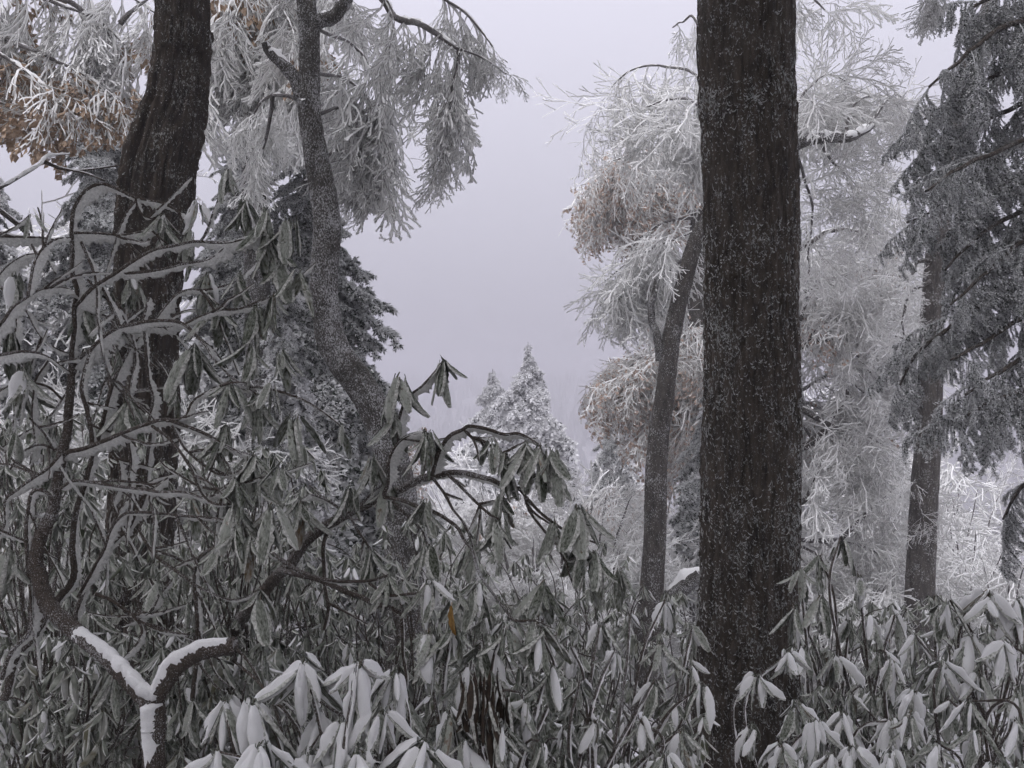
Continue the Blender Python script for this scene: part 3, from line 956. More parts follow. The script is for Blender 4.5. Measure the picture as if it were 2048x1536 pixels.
# ------------------------------------------------------------------ evergreens
def bough_on(root, p, az, pitch, s, pool, rng, name='bough'):
    place(pool[rng.integers(len(pool))], name, root, spray_matrix(p, az, pitch, s, rng.uniform(-.3, .3)))

def conifer(name, label, px, tip, Y, base_py, half_w, pool, n, rng, group=None, slope=.5, top_s=.5, mat='bark_far', r0=.14, side=None, jag=.35):
    """spire: half_w (m) at base_py"""
    ti = at(px, tip, Y); zb = at(px, base_py, Y)[2]
    g = float(gz(ti[0], Y))
    tr = thing(name, label, 'tree', (ti[0], Y, g), group)
    P, R = resample([(ti[0], Y, g - .2), (ti[0] + .05, Y, (g + ti[2]) / 2), (ti[0], Y, ti[2])], [r0, r0 * .7, .012], .12)
    m_ = MB(); tube(m_, P, R, 10, 0, .1); link('trunk', m_.mesh('trunk', [M[mat]]), tr)
    H = ti[2] - zb
    for k in range(n):
        u = ((k + rng.random()) / n) ** .8
        z = ti[2] - H * u - .02
        L = (half_w * u + .12) * (1 + jag * rng.uniform(-1, 1))
        az = k * 2.39996 + rng.uniform(-.3, .3)
        if side is not None and rng.random() < .35:
            az = side + rng.uniform(-1, 1)
        bough_on(tr, (ti[0], Y, z), az, slope * (.5 + u) + rng.uniform(-.25, .35), max(L, .26), pool, rng)
    return tr
RC = np.random.default_rng(120)
GC = 'rimed spires in the valley gap'
conifer('rimed_spire', 'taller of the two white rimed conifer spires in the central gap', 1056, 684, 42, 1010, 3.6, WHITE, 230, RC, GC, jag=.6)
conifer('rimed_spire', 'shorter left one of the two white rimed conifer spires in the central gap', 985, 738, 44, 1010, 3.3, WHITE, 190, RC, GC, jag=.6)
conifer('rimed_fir', 'dark frosted fir low in the gap beside the leaning trunk', 1225, 805, 26, 1060, 1.9, SPRUCE + WHITE, 110, RC)
conifer('small_fir', 'small snowy fir bough cluster between leaning trunk and broad trunk', 1420, 780, 14, 1000, .95, SPRUCE + WHITE, 70, RC)
conifer('frosted_spruce', 'large frosted spruce behind the bent trunk, boughs jutting right into the sky', 610, 215, 11.5, 980, 1.75, SPRUCE, 230, RC, side=0.0)
conifer('snowy_spruce', 'snow-laden spruce low behind the shrub, below the bent trunk', 570, 560, 9.0, 1080, .75, SPRUCE + WHITE, 130, RC)
conifer('slim_spruce', 'slim frosted spruce between the swollen trunk and the bent trunk', 470, 250, 12.5, 900, 1.3, SPRUCE + WHITE[:1], 170, RC)
conifer('dim_spruce', 'dark spruce behind the swollen trunk near the left edge', 205, 60, 13.0, 900, 1.55, SPRUCE, 200, RC)
conifer('pale_fir', 'pale frosted fir behind the shrub stems at the left edge', -20, 330, 12.0, 950, 1.5, WHITE + SPRUCE, 130, RC)

# the big drooping evergreen at right
RH = np.random.default_rng(121)
t = thing('drooping_hemlock', 'dark hemlock with heavy drooping boughs filling the right edge', 'tree', base_of(2230, 8.5))
trunk(t, [(2235, -300, 36), (2230, 200, 40), (2230, 900, 46)], 8.5, 'bark', 40, .06, .016, seed=122, top=((5.3, 8.5, 11), .12))
HB = [  # (start px y, [(px, py) ... end], n boughs)
    (-60, [(2120, -40), (2020, -20), (1940, 20), (1925, 40)], 12), (20, [(2120, 20), (2000, 60), (1920, 120), (1858, 172)], 16),
    (90, [(2130, 90), (2020, 140), (1920, 190), (1848, 238)], 16), (160, [(2130, 170), (2020, 220), (1920, 265), (1840, 300)], 16),
    (230, [(2130, 240), (2030, 290), (1920, 335), (1850, 382)], 16), (300, [(2130, 310), (2030, 360), (1910, 405), (1812, 446)], 17),
    (380, [(2130, 390), (2030, 430), (1950, 480), (1890, 540)], 15), (450, [(2130, 440), (2050, 480), (1980, 540), (1900, 610)], 15),
    (520, [(2130, 500), (2030, 560), (1920, 640), (1830, 710), (1800, 770)], 20), (600, [(2130, 590), (2040, 640), (1960, 690), (1900, 720)], 14),
    (680, [(2130, 660), (2060, 710), (1990, 750), (1930, 790)], 14), (760, [(2130, 750), (2060, 780), (1990, 800), (1935, 830)], 14),
    (850, [(2130, 900), (2090, 940), (2040, 980), (2005, 1040)], 10)]
for sy, pts, n in HB:
    yy = RH.uniform(7.6, 9.2)
    l = limb(t, [at(2232, sy - 20, 8.5)] + pxs(pts, 8.4, yy), .035, .010, 'bark', False, .06)
    n = int(n * .84)
    for k in range(n):
        tt = .28 + .72 * (k + RH.random()) / n
        j = min(int(tt * (len(l) - 1)), len(l) - 2)
        d = l[j + 1] - l[j]
        az = math.atan2(d[1], d[0]) + RH.uniform(-1.3, 1.3)
        bough_on(t, l[j], az, RH.uniform(-.1, 1.1), RH.uniform(.3, .78) * (1.15 - .35 * tt), HEMLOCK, RH)
for k in range(12):                  # unseen crown above the view, added as shading canopy
    a = RH.uniform(0, 6.28)
    bough_on(t, (5.3, 8.5, 7.2 + k * .3), a, RH.uniform(-.1, .2), RH.uniform(1.6, 2.4), HEMLOCK, RH)
# two trees beside and behind the viewpoint: only a tip of each shows, the unseen crowns are added to shade the foreground
def shading_tree(name, label, base, rng, z0, z1, n, Lr, pool):
    b = np.array((base[0], base[1], float(gz(base[0], base[1]))))
    t = thing(name, label, 'tree', b)
    P, R = resample([b - (0, 0, .2), b + (0, 0, 3), (b[0], b[1], z1 + 1)], [.26, .2, .06], .15)
    m_ = MB(); tube(m_, P, R, 16, 0, .1, rng); link('trunk', m_.mesh('trunk', [M['bark']]), t)
    for k in range(n):
        a = k * 2.39996; z = z0 + (z1 - z0) * k / n
        L = rng.uniform(*Lr) * (1.1 - .5 * k / n)
        c = np.array((b[0], b[1], z)); e = c + np.array((math.cos(a) * L, math.sin(a) * L, rng.uniform(-.1, .5)))
        l = limb(t, [c, (c + e) / 2 + (0, 0, .4), e], .05, .015, 'bark', False, .2)
        for q in range(7):
            j = min(int((.15 + .85 * (q + rng.random()) / 7) * (len(l) - 1)), len(l) - 2)
            bough_on(t, l[j], a + rng.uniform(-1.2, 1.2), rng.uniform(-.1, .4), rng.uniform(1.5, 2.3), pool, rng)
    return t
t = shading_tree('shade_crown_hemlock', 'evergreen whose thick rimed branch tip hangs from the top edge at upper right, unseen crown added for shade', (3.2, -1.6), RH, 4.2, 9.5, 12, (2.8, 4.4), HEMLOCK)
l = limb(t, [np.array((3.2, -1.6, 5.6))] + pxs([(2300, -800), (1960, -160), (1880, -40), (1850, -5)], 5.5, 6.0), .04, .008, 'bark', False, .08)
for k in range(9):
    place(DROOP[k % 5], 'twig_spray', t, spray_matrix(l[-1 - RH.integers(0, 4)], RH.uniform(0, 6.28), RH.uniform(.4, 1.0), RH.uniform(.17, .25), 0))
t = shading_tree('shade_crown_tree', 'tree whose bare rimed twigs enter from the left edge above the shrub, unseen crown added for shade', (-3.2, -1.4), RH, 4.2, 9.5, 12, (2.8, 4.4), HEMLOCK)
l = limb(t, [np.array((-3.2, -1.4, 2.9))] + pxs([(-150, 420), (-40, 385), (0, 374), (40, 352), (78, 328), (92, 314), (140, 307)], 3.0, 3.4), .009, .003, 'stem', True, .02)
limb(t, pxs([(86, 322), (120, 336), (170, 346), (210, 362)], 3.36), .004, .003, 'stem', True, .02)
limb(t, pxs([(84, 326), (130, 340), (180, 338), (245, 330)], 3.36, 3.5), .004, .003, 'stem', True, .02)

# ------------------------------------------------------------------ frosted deciduous undergrowth
def frost_shrub(label, px, py, Y, n, pool, s, rng, height, spread=1.0, dirx=0.0, cat='shrub', ns=7):
    b = np.array(base_of(px, Y))
    t = thing('frosted_shrub', label, cat, b, 'frosted undergrowth shrubs')
    top = at(px, py, Y)[2]
    for k in range(n):
        a = rng.uniform(0, 6.28); rr = rng.uniform(.2, 1) * spread
        e = np.array((b[0] + math.cos(a) * rr + dirx * rr, b[1] + math.sin(a) * rr * .7, b[2] + (top - b[2]) * rng.uniform(.55, 1.05)))
        m_ = b * .5 + e * .5 + np.array((0, 0, (top - b[2]) * .2))
        l = limb(t, [b + rng.normal(0, .05, 3) * (1, 1, 0), m_, e * .7 + m_ * .3 + np.array((0, 0, .1)), e], .022, .006, 'twig', True, .06, 'stem')
        dress(t, l, ns, pool, s, rng, .25, 1, 2.0, (-.4, .8))
RS = np.random.default_rng(130)
SHR = [('low white twiggy shrub in front of the central spires', 1070, 1010, 10.5, 10, FAN + FINE, (.4, .6), 1, .7, -.2),
       ('white twiggy shrub beside the foot of the leaning trunk', 1180, 990, 13.2, 11, FINE, (.6, .95), 1, 1.2, 0),
       ('white shrub at the foot of the broad trunk, left side', 1400, 1060, 14.0, 10, FAN + FINE, (.5, .8), 1, .9, 0),
       ('pale shrub in the haze under the plain trunk at right', 1930, 1010, 19, 12, FINE, (.9, 1.4), 1, 2.2, 0),
       ('white shrub between the broad trunk and the plain trunk at right', 1690, 1130, 14.6, 12, FINE, (.6, 1.0), 1, 1.2, 0),
       ('pale shrub low at the right edge under the hemlock', 2010, 1130, 15, 10, FINE, (.6, 1.0), 1, 1.2, 0),
       ('brownish frosted shrub below the bend of the bent trunk', 680, 800, 13.5, 12, PALE, (.7, 1.1), 1, 1.2, .0),
       ('white frosted shrub behind the shrub stems at far left', 90, 700, 9.5, 12, FINE, (.7, 1.1), 1, 1.4, 0),
       ('white frosted shrub behind the swollen trunk foot', 380, 820, 9.0, 9, FINE, (.6, 1.0), 1, 1.0, 0),
       ('white shrub in the dip under the central gap', 900, 1010, 12, 11, FINE, (.6, 1.0), 1, 1.4, 0)]
SHR += [('tall pale tree-like shrub in the fog behind the leaning trunk', 1270, 850, 21, 13, FINE + PALE, (1.3, 1.9), 1, 2.4, 0),
        ('tall pale shrub in the fog right of the broad trunk', 1680, 820, 22, 14, FINE, (1.3, 1.9), 1, 2.6, 0),
        ('tall pale shrub in the fog by the far right trunk', 1900, 880, 23, 13, FINE, (1.3, 1.9), 1, 2.6, 0),
        ('tall pale shrub in the fog at the left edge', 90, 350, 15, 16, FINE, (1.3, 1.9), 1, 2.6, 0),
        ('tall pale shrub in the fog left of the bent trunk', 430, 700, 19, 13, FINE, (1.3, 1.9), 1, 2.2, 0),
        ('low pale shrub in the fog under the central spires', 1010, 930, 24, 11, FINE, (1.2, 1.8), 1, 2.6, 0)]
for lab, px, py, Y, n, pool, s, h, sp, dx in SHR:
    frost_shrub(lab, px, py, Y, n, pool, s, RS, h, sp, dx)

# ------------------------------------------------------------------ rhododendrons
def add_leaf(root, p, az, pitch, L, rng, snow=0.0, roll=0.0, v=None):
    v = rng.integers(len(LEAF)) if v is None else v
    Mx = spray_matrix(p, az, pitch, L, roll)
    o = place(LEAF[v], 'leaf', root, Mx)
    if rng.random() < snow:
        c = bpy.data.objects.new('snow', LEAF_SNOW[v])
        COL.objects.link(c)
        c.parent = o
    return o

def whorl(root, p, rng, n=8, L=.12, pitch=(.65, 1.45), snow=0.0):
    a0 = rng.uniform(0, 6.28)
    for k in range(n):
        add_leaf(root, np.asarray(p) + rng.normal(0, .006, 3), a0 + k * 6.283 / n + rng.uniform(-.25, .25), rng.uniform(*pitch), L * rng.uniform(.55, 1.15), rng, snow, rng.uniform(-.5, .5))

def rbranch(root, pts, Y0, Y1, r0, r1, rime_l=.045, snow=False, rng=RNG, name='branch', extra=None, sdir=(-.1, -.35, 1.0)):
    """a rhododendron branch: dark rough stem with a rime feather on its windward side"""
    Ym = (Y0 + Y1) / 2
    C = pxs(pts, Y0, Y1)
    if extra is not None:
        C = extra + C
    P, R = resample(C, np.linspace(r0, r1, len(C)) / F * Ym, .0055)
    P = P + np.stack([vnoise(np.stack((np.arange(len(P)) * .09, np.full(len(P), c * 5.3), np.full(len(P), pts[0][0] * .37)), -1), 6) for c in range(3)], -1) * .004
    mb = MB(); tube(mb, P, R, 8, 0, .22, rng)
    o = link(name, mb.mesh(name, [M['stem']]), root)
    if rime_l > 0:
        mb = MB(); fin(mb, P, R, WIND, rime_l, float(np.mean(R)) * .5 + .001, .42, 0, int(pts[0][0] + pts[0][1]), rng)
        c = bpy.data.objects.new('rime', mb.mesh('rime', [M['rime_branch']]))
        COL.objects.link(c); c.parent = o
    if snow:
        mb = MB(); fin(mb, P, R, nrm(np.array(sdir)), float(np.mean(R)) * .80 + .004, float(np.mean(R)) * .84, .06, 0, int(pts[0][1]), rng)
        c = bpy.data.objects.new('snow', mb.mesh('snow', [M['snow']]))
        COL.objects.link(c); c.parent = o
    return P

def side_twigs(root, paths, n, rng, L=(.08, .30), leafy=.0):
    """thin rime-furred twigs branching off the traced ones"""
    for k in range(n):
        P0 = paths[rng.integers(len(paths))]
        j = int(rng.uniform(.1, .95) * (len(P0) - 1))
        d = nrm(P0[min(j + 4, len(P0) - 1)] - P0[max(j - 4, 0)])
        d = nrm(turned(rng, d, rng.uniform(.4, 1.0), rng.choice((-1, 1)), .5) + (0, .15, .15))
        l = rng.uniform(*L)
        P = grow(rng, P0[j], d, l, 7, rng.uniform(-5, 7), .3)
        P, R = resample(P, np.linspace(.0042, .0024, len(P)), .0075)
        mb = MB(); tube(mb, P, R, 5, 0, .25, rng)
        fin(mb, P, R, WIND, rng.uniform(.004, .010), .003, .45, 1, int(k * 7 + 3), rng)
        link('twig', mb.mesh('twig', [M['stem'], M['rime_branch']]), root)
        if rng.random() < leafy:
            whorl(root, P[-1], rng, int(rng.integers(3, 6)), rng.uniform(.07, .11))

# --- the tall bare-stemmed rhododendron on the left
RA = np.random.default_rng(140)
fork = at(305, 1402, 2.35)
t = thing('rhododendron', 'tall sprawling rhododendron with dark rime-feathered stems in the left foreground', 'shrub', (fork[0], 2.35, float(gz(fork[0], 2.35))), 'rhododendron shrubs')
b0 = np.array((fork[0], 2.35, float(gz(fork[0], 2.35)) - .1))
rbranch(t, [(308, 1536), (310, 1460), (305, 1400)], 2.35, 2.35, 24, 20, 0, True, extra=[b0], sdir=(-.5, -.8, .3))
rbranch(t, [(306, 1405), (265, 1365), (210, 1310), (150, 1262)], 2.35, 2.5, 21, 18, 0, True)
rbranch(t, [(160, 1271), (150, 1262), (110, 1225), (86, 1188), (73, 1140)], 2.49, 2.6, 18, 16, .006)
mb = MB(); fp, fr = resample(pxs([(255, 1352), (282, 1378), (306, 1392), (324, 1372), (344, 1343)], 2.34), [.02] * 5, .006)
fin(mb, fp, fr, nrm(np.array((0, -.5, 1.0))), .020, .016, .05, 0, 31)
link('snow', mb.mesh('snow', [M['snow']]), t)
rbranch(t, [(73, 1145), (72, 1110), (85, 1070), (97, 1043), (110, 999), (123, 926), (133, 867), (141, 794), (143, 736)], 2.6, 2.8, 15, 8, .012)
rbranch(t, [(308, 1405), (328, 1372), (352, 1340), (385, 1312), (420, 1296), (470, 1290)], 2.35, 2.3, 18, 17, 0, True)
PB = []
RB = [  # points, depth, radius px from/to, rime length (m), whorl at the end
    ([(143, 740), (149, 640), (152, 590), (145, 548), (143, 487), (145, 435), (157, 401), (178, 377), (202, 367), (232, 376), (263, 391), (297, 400), (325, 408), (355, 423), (369, 446), (378, 466)], 2.8, 2.9, 8, 4, .036, 1),
    ([(268, 393), (273, 412), (284, 429), (304, 439)], 2.86, 2.86, 4, 3, .026, 0),
    ([(153, 612), (161, 603), (191, 572), (232, 545), (267, 521), (308, 500), (355, 490), (393, 483), (451, 485), (492, 476), (533, 466)], 2.8, 2.7, 7, 4, .045, 1),
    ([(230, 547), (267, 546), (308, 541), (359, 529), (403, 521), (431, 507), (458, 487)], 2.78, 2.72, 5, 3.5, .038, 0),
    ([(-40, 680), (0, 645), (27, 613), (55, 593), (79, 579), (109, 574), (137, 579), (150, 588)], 2.6, 2.8, 6, 4, .045, 0),
    ([(58, 592), (62, 560), (68, 531), (79, 504), (96, 487), (116, 478), (140, 476)], 2.65, 2.8, 5, 4, .035, 0),
    ([(-40, 468), (0, 471), (51, 473), (85, 475), (113, 480)], 2.7, 2.8, 5, 4, .03, 0),
    ([(150, 466), (191, 464), (232, 468), (273, 466), (304, 456), (328, 429)], 2.82, 2.86, 5, 3, .034, 1),
    ([(246, 473), (263, 493), (280, 509)], 2.84, 2.84, 3.5, 2.5, .022, 0),
    ([(304, 459), (321, 476), (338, 490)], 2.84, 2.84, 3.5, 2.5, .022, 0),
    ([(159, 483), (178, 521), (198, 562), (219, 606), (239, 651)], 2.82, 2.78, 5, 4, .022, 0),
    ([(147, 735), (161, 716), (185, 695), (205, 675), (239, 654), (273, 646), (314, 642), (355, 644), (376, 654), (396, 675), (414, 695), (431, 723), (455, 750), (485, 770), (513, 791)], 2.8, 2.65, 7, 4, .042, 1),
    ([(191, 696), (219, 683), (256, 664), (290, 652), (330, 655), (372, 650)], 2.82, 2.85, 5, 3, .036, 0),
    ([(369, 648), (396, 635), (431, 623), (478, 617), (513, 610)], 2.72, 2.7, 4, 3, .03, 1),
    ([(-40, 716), (0, 709), (34, 704), (68, 705), (99, 716), (120, 733), (140, 748)], 2.5, 2.8, 7, 6, .03, 0),
    ([(55, 623), (75, 661), (103, 692), (137, 710)], 2.7, 2.8, 4, 4, .024, 0),
    ([(297, 593), (289, 634), (290, 675), (297, 743), (304, 794), (302, 832), (299, 867), (294, 926), (290, 984), (272, 1031), (258, 1055), (229, 1084), (190, 1134), (164, 1190), (150, 1260), (146, 1330)], 2.75, 2.9, 4.5, 8, .022, 0),
    ([(185, 695), (171, 733), (163, 780), (173, 820), (183, 867), (183, 914), (176, 943), (160, 993), (148, 1043), (146, 1096), (149, 1154), (117, 1197), (91, 1232), (67, 1273), (29, 1320), (10, 1400)], 2.78, 2.7, 6, 14, .016, 0),
    ([(282, 670), (256, 702), (239, 736), (222, 777), (212, 823), (199, 867), (190, 905)], 2.85, 2.8, 5, 8, .028, 0),
    ([(125, 918), (138, 905), (164, 899), (205, 882), (249, 864), (293, 850), (331, 841), (366, 850), (410, 867), (445, 888), (480, 905), (504, 910)], 2.72, 2.55, 8, 4.5, .03, 1),
    ([(305, 850), (337, 876), (363, 908), (381, 940), (396, 976), (410, 996), (434, 1008), (469, 1005)], 2.6, 2.5, 5, 3.5, .022, 1),
    ([(331, 841), (366, 835), (386, 804), (420, 781), (461, 763)], 2.62, 2.6, 5, 3, .026, 1),
    ([(118, 978), (146, 962), (176, 964), (220, 971), (264, 977), (308, 984), (366, 984), (410, 993), (440, 984), (475, 961)], 2.68, 2.5, 5.5, 3.5, .02, 1),
    ([(155, 1195), (182, 1151), (205, 1102), (223, 1055), (249, 1028), (278, 1024), (322, 1027), (381, 1033), (425, 1036), (457, 1043), (483, 1047)], 2.75, 2.5, 6, 3.5, .02, 1),
    ([(103, 1000), (91, 984), (76, 980), (63, 993), (53, 1028), (50, 1066), (54, 1131), (62, 1195), (59, 1262), (23, 1303), (0, 1360)], 2.66, 2.6, 6, 8, .026, 0),
    ([(120, 908), (97, 938), (70, 955), (38, 979), (12, 1002), (9, 1049), (-10, 1080)], 2.7, 2.7, 6, 4, .024, 0),
    ([(434, 1089), (401, 1115), (387, 1150), (390, 1197), (396, 1247), (393, 1300), (385, 1400)], 2.55, 2.6, 6, 8, .02, 1),
    ([(275, 1060), (308, 1109), (343, 1136), (378, 1162)], 2.6, 2.57, 4.5, 6, .014, 0),
    ([(190, 1186), (223, 1203), (264, 1232), (281, 1256), (278, 1279), (255, 1309), (226, 1335)], 2.65, 2.6, 6, 3, .014, 1),
    ([(272, 1238), (316, 1262), (375, 1271)], 2.64, 2.6, 4, 3.5, .014, 0),
    ([(470, 1325), (513, 1364), (542, 1400), (565, 1461), (585, 1536)], 2.3, 2.2, 5, 6, .006, 0),
    ([(470, 1295), (498, 1329), (519, 1367)], 2.3, 2.28, 5, 4, .006, 0),
    ([(0, 1060), (30, 1075), (60, 1090), (90, 1120)], 2.6, 2.65, 4, 4, .016, 0),
    ([(60, 835), (90, 870), (110, 905)], 2.75, 2.75, 3, 4, .016, 1),
    ([(0, 900), (40, 870), (75, 850), (100, 830)], 2.85, 2.85, 3, 3, .014, 1),
    ([(256, 880), (262, 925), (258, 960), (275, 1000)], 2.7, 2.7, 4, 3, .02, 0),
    ([(337, 955), (312, 975), (300, 1000), (322, 1030)], 2.65, 2.6, 3, 3, .02, 0),
    ([(430, 900), (455, 930), (462, 960), (430, 985)], 2.6, 2.55, 3, 3, .02, 0),
    ([(345, 1160), (320, 1190), (300, 1225), (250, 1250)], 2.6, 2.7, 4, 3, .02, 0),
    ([(380, 1165), (420, 1185), (470, 1200), (520, 1180)], 2.55, 2.5, 4, 3, .012, 1),
    ([(-30, 590), (0, 548), (30, 522), (62, 510), (95, 522), (112, 548)], 2.9, 2.95, 4, 3, .030, 0),
    ([(-20, 800), (10, 776), (48, 764), (90, 772), (126, 800)], 2.75, 2.78, 4, 4, .026, 0),
    ([(-20, 560), (18, 590), (30, 640), (25, 700), (40, 760)], 2.95, 2.9, 4, 3, .026, 1),
    ([(172, 560), (205, 590), (238, 620), (262, 668), (270, 730), (262, 790)], 2.85, 2.8, 4, 3, .024, 0),
    ([(205, 680), (208, 720), (222, 760), (250, 790), (290, 800)], 2.85, 2.8, 4, 3, .022, 0),
    ([(150, 640), (180, 625), (212, 632), (232, 660), (236, 700)], 2.84, 2.8, 4, 3, .024, 0),
    ([(310, 640), (340, 600), (375, 580), (410, 585), (440, 610)], 2.8, 2.75, 4, 3, .024, 1),
    ([(95, 720), (70, 770), (62, 830), (72, 880), (60, 930)], 2.8, 2.8, 4, 3, .022, 0),
    ([(20, 940), (48, 905), (80, 890), (118, 900)], 2.78, 2.75, 4, 4, .022, 0),
    ([(205, 885), (232, 915), (240, 960), (225, 1010), (236, 1050)], 2.72, 2.7, 4, 3, .020, 0),
    ([(345, 850), (372, 900), (420, 940), (455, 950), (500, 930)], 2.62, 2.58, 4, 3, .020, 1)]
for pts, Y0, Y1, r0, r1, rl, wh in RB:
    PB.append(rbranch(t, pts, Y0, Y1, r0 * .64, r1 * .6, rl * .78))
    if wh:
        whorl(t, at(pts[-1][0], pts[-1][1], Y1), RA, 7, .125)
for x, y, n, sn, Y in ((395, 405, 6, .6, 2.9), (487, 398, 6, 0, 2.75), (535, 420, 7, 0, 2.7), (580, 440, 7, 0, 2.68), (603, 540, 4, 0, 2.66), (560, 515, 7, 0, 2.7), (480, 540, 6, 0, 2.75), (412, 545, 7, .1, 2.8),
                       (262, 545, 6, .1, 2.85), (165, 602, 6, 0, 2.85), (545, 590, 7, 0, 2.65), (500, 690, 7, 0, 2.65), (560, 700, 7, 0, 2.65), (390, 690, 7, 0, 2.75), (255, 800, 8, 0, 2.8), (545, 770, 6, 0, 2.6),
                       (590, 830, 8, 0, 2.6), (560, 930, 8, 0, 2.5), (450, 850, 6, 0, 2.6), (30, 545, 6, .3, 2.7), (20, 660, 6, 0, 2.75), (45, 740, 6, .2, 2.7), (15, 1090, 7, 0, 2.6), (505, 1070, 8, 0, 2.5), (440, 1090, 6, 0, 2.55), (545, 1010, 6, 0, 2.5)):
    whorl(t, at(x, y, Y), RA, n, RA.uniform(.10, .14), snow=sn)

side_twigs(t, PB, 100, RA, leafy=.10)

# --- the arching rhododendron branch in the middle
RM = np.random.default_rng(141)
bb = at(500, 1215, 3.1)
b0 = np.array((bb[0] - .35, 4.1, float(gz(bb[0] - .35, 4.1)) - .1))
t = thing('rhododendron', 'rhododendron whose arching stem spreads leaf clusters across the central gap', 'shrub', (b0[0], b0[1], b0[2] + .1), 'rhododendron shrubs')
rbranch(t, [(500, 1215), (540, 1170), (580, 1130), (600, 1102), (623, 1075), (658, 1049), (699, 1025), (734, 1008), (764, 993), (808, 976), (846, 958), (875, 949), (896, 945), (925, 946), (957, 952), (983, 959), (1013, 974), (1039, 977)], 3.1, 2.7, 15, 4.5, .014, extra=[b0, at(440, 1360, 3.95), at(468, 1270, 3.55)])
PBM = []
RBM = [
    ([(866, 951), (872, 914), (884, 891), (901, 870), (925, 858), (939, 851), (969, 855), (1007, 867), (1036, 867), (1057, 876), (1080, 891)], 2.78, 2.65, 7, 4, .026, 1),
    ([(925, 858), (942, 873), (969, 883), (992, 899), (1016, 908)], 2.73, 2.68, 5, 3, .026, 1),
    ([(767, 990), (774, 967), (777, 926), (789, 896), (805, 879), (822, 870), (852, 864)], 2.82, 2.75, 6.5, 3.5, .028, 1),
    ([(797, 884), (799, 847), (808, 814), (822, 791), (846, 772), (868, 745), (886, 722)], 2.78, 2.75, 5, 3.5, .022, 1),
    ([(767, 994), (793, 999), (831, 1011), (866, 1025), (893, 1040), (916, 1058), (928, 1081), (942, 1102), (954, 1134), (969, 1165), (988, 1191), (1017, 1230), (1029, 1241), (1070, 1241)], 2.82, 2.5, 6, 4, .012, 1),
    ([(896, 947), (925, 976), (954, 1005), (980, 1028), (998, 1039)], 2.75, 2.65, 5, 3.5, .014, 1),
    ([(866, 955), (887, 987), (904, 1017), (925, 1043), (945, 1075)], 2.76, 2.7, 4.5, 3, .014, 1),
    ([(784, 1003), (816, 1031), (846, 1061), (856, 1085)], 2.8, 2.7, 4.5, 3, .012, 1),
    ([(1039, 977), (1064, 955), (1087, 935), (1114, 912)], 2.7, 2.62, 5, 3, .014, 1),
    ([(1039, 977), (1064, 1008), (1087, 1029), (1117, 1052), (1143, 1073), (1164, 1090)], 2.7, 2.6, 5, 3.5, .016, 1),
    ([(1044, 982), (1064, 1026), (1087, 1058), (1111, 1090), (1134, 1117), (1190, 1105)], 2.7, 2.6, 4, 4, .014, 1),
    ([(560, 1145), (582, 1145), (649, 1162), (708, 1189), (752, 1206), (801, 1224)], 3.0, 2.7, 9, 7, .008, 0),
    ([(801, 1224), (804, 1276), (810, 1335), (812, 1400)], 2.7, 2.7, 5, 4, .008, 1),
    ([(545, 1108), (590, 1136), (629, 1153), (681, 1164), (737, 1162), (775, 1150)], 2.9, 2.7, 7, 4, .008, 1),
    ([(737, 1166), (775, 1189), (819, 1187), (842, 1184)], 2.72, 2.6, 4.5, 4, .008, 0),
    ([(655, 1060), (648, 1100), (650, 1160), (655, 1220), (650, 1260)], 3.0, 3.0, 6, 5, .01, 0),
    ([(700, 1030), (720, 1065), (740, 1100)], 2.95, 2.9, 4, 3, .012, 1),
    ([(725, 1010), (745, 985), (770, 965)], 2.9, 2.85, 4, 3, .012, 1),
    ([(690, 1022), (655, 1000), (620, 990), (600, 1000)], 2.95, 2.9, 4, 3, .014, 1)]
for pts, Y0, Y1, r0, r1, rl, wh in RBM:
    PBM.append(rbranch(t, pts, Y0, Y1, r0 * .7, r1 * .65, rl))
    if wh:
        whorl(t, at(pts[-1][0], pts[-1][1], Y1), RM, 8, RM.uniform(.105, .135), snow=.0)
for x, y, n, sn, Y in ((800, 750, 7, 0, 2.75), (790, 825, 7, 0, 2.78), (858, 862, 5, 0, 2.74), (745, 915, 8, 0, 2.8), (700, 975, 6, 0, 2.85), (850, 1000, 7, 0, 2.7), (985, 880, 7, 0, 2.68), (1108, 895, 7, 0, 2.6),
                       (1050, 880, 6, 0, 2.66), (1000, 985, 8, 0, 2.7), (1160, 1010, 8, 0, 2.6), (1110, 1040, 7, 0, 2.62), (1235, 1140, 7, 0, 2.7), (855, 1160, 8, .6, 2.5), (915, 1180, 8, .2, 2.55), (955, 1165, 7, .3, 2.55), (1090, 1160, 7, 0, 2.6)):
    whorl(t, at(x, y, Y), RM, n, RM.uniform(.105, .14), snow=sn)

side_twigs(t, PBM, 26, RM, (.05, .14), .1)

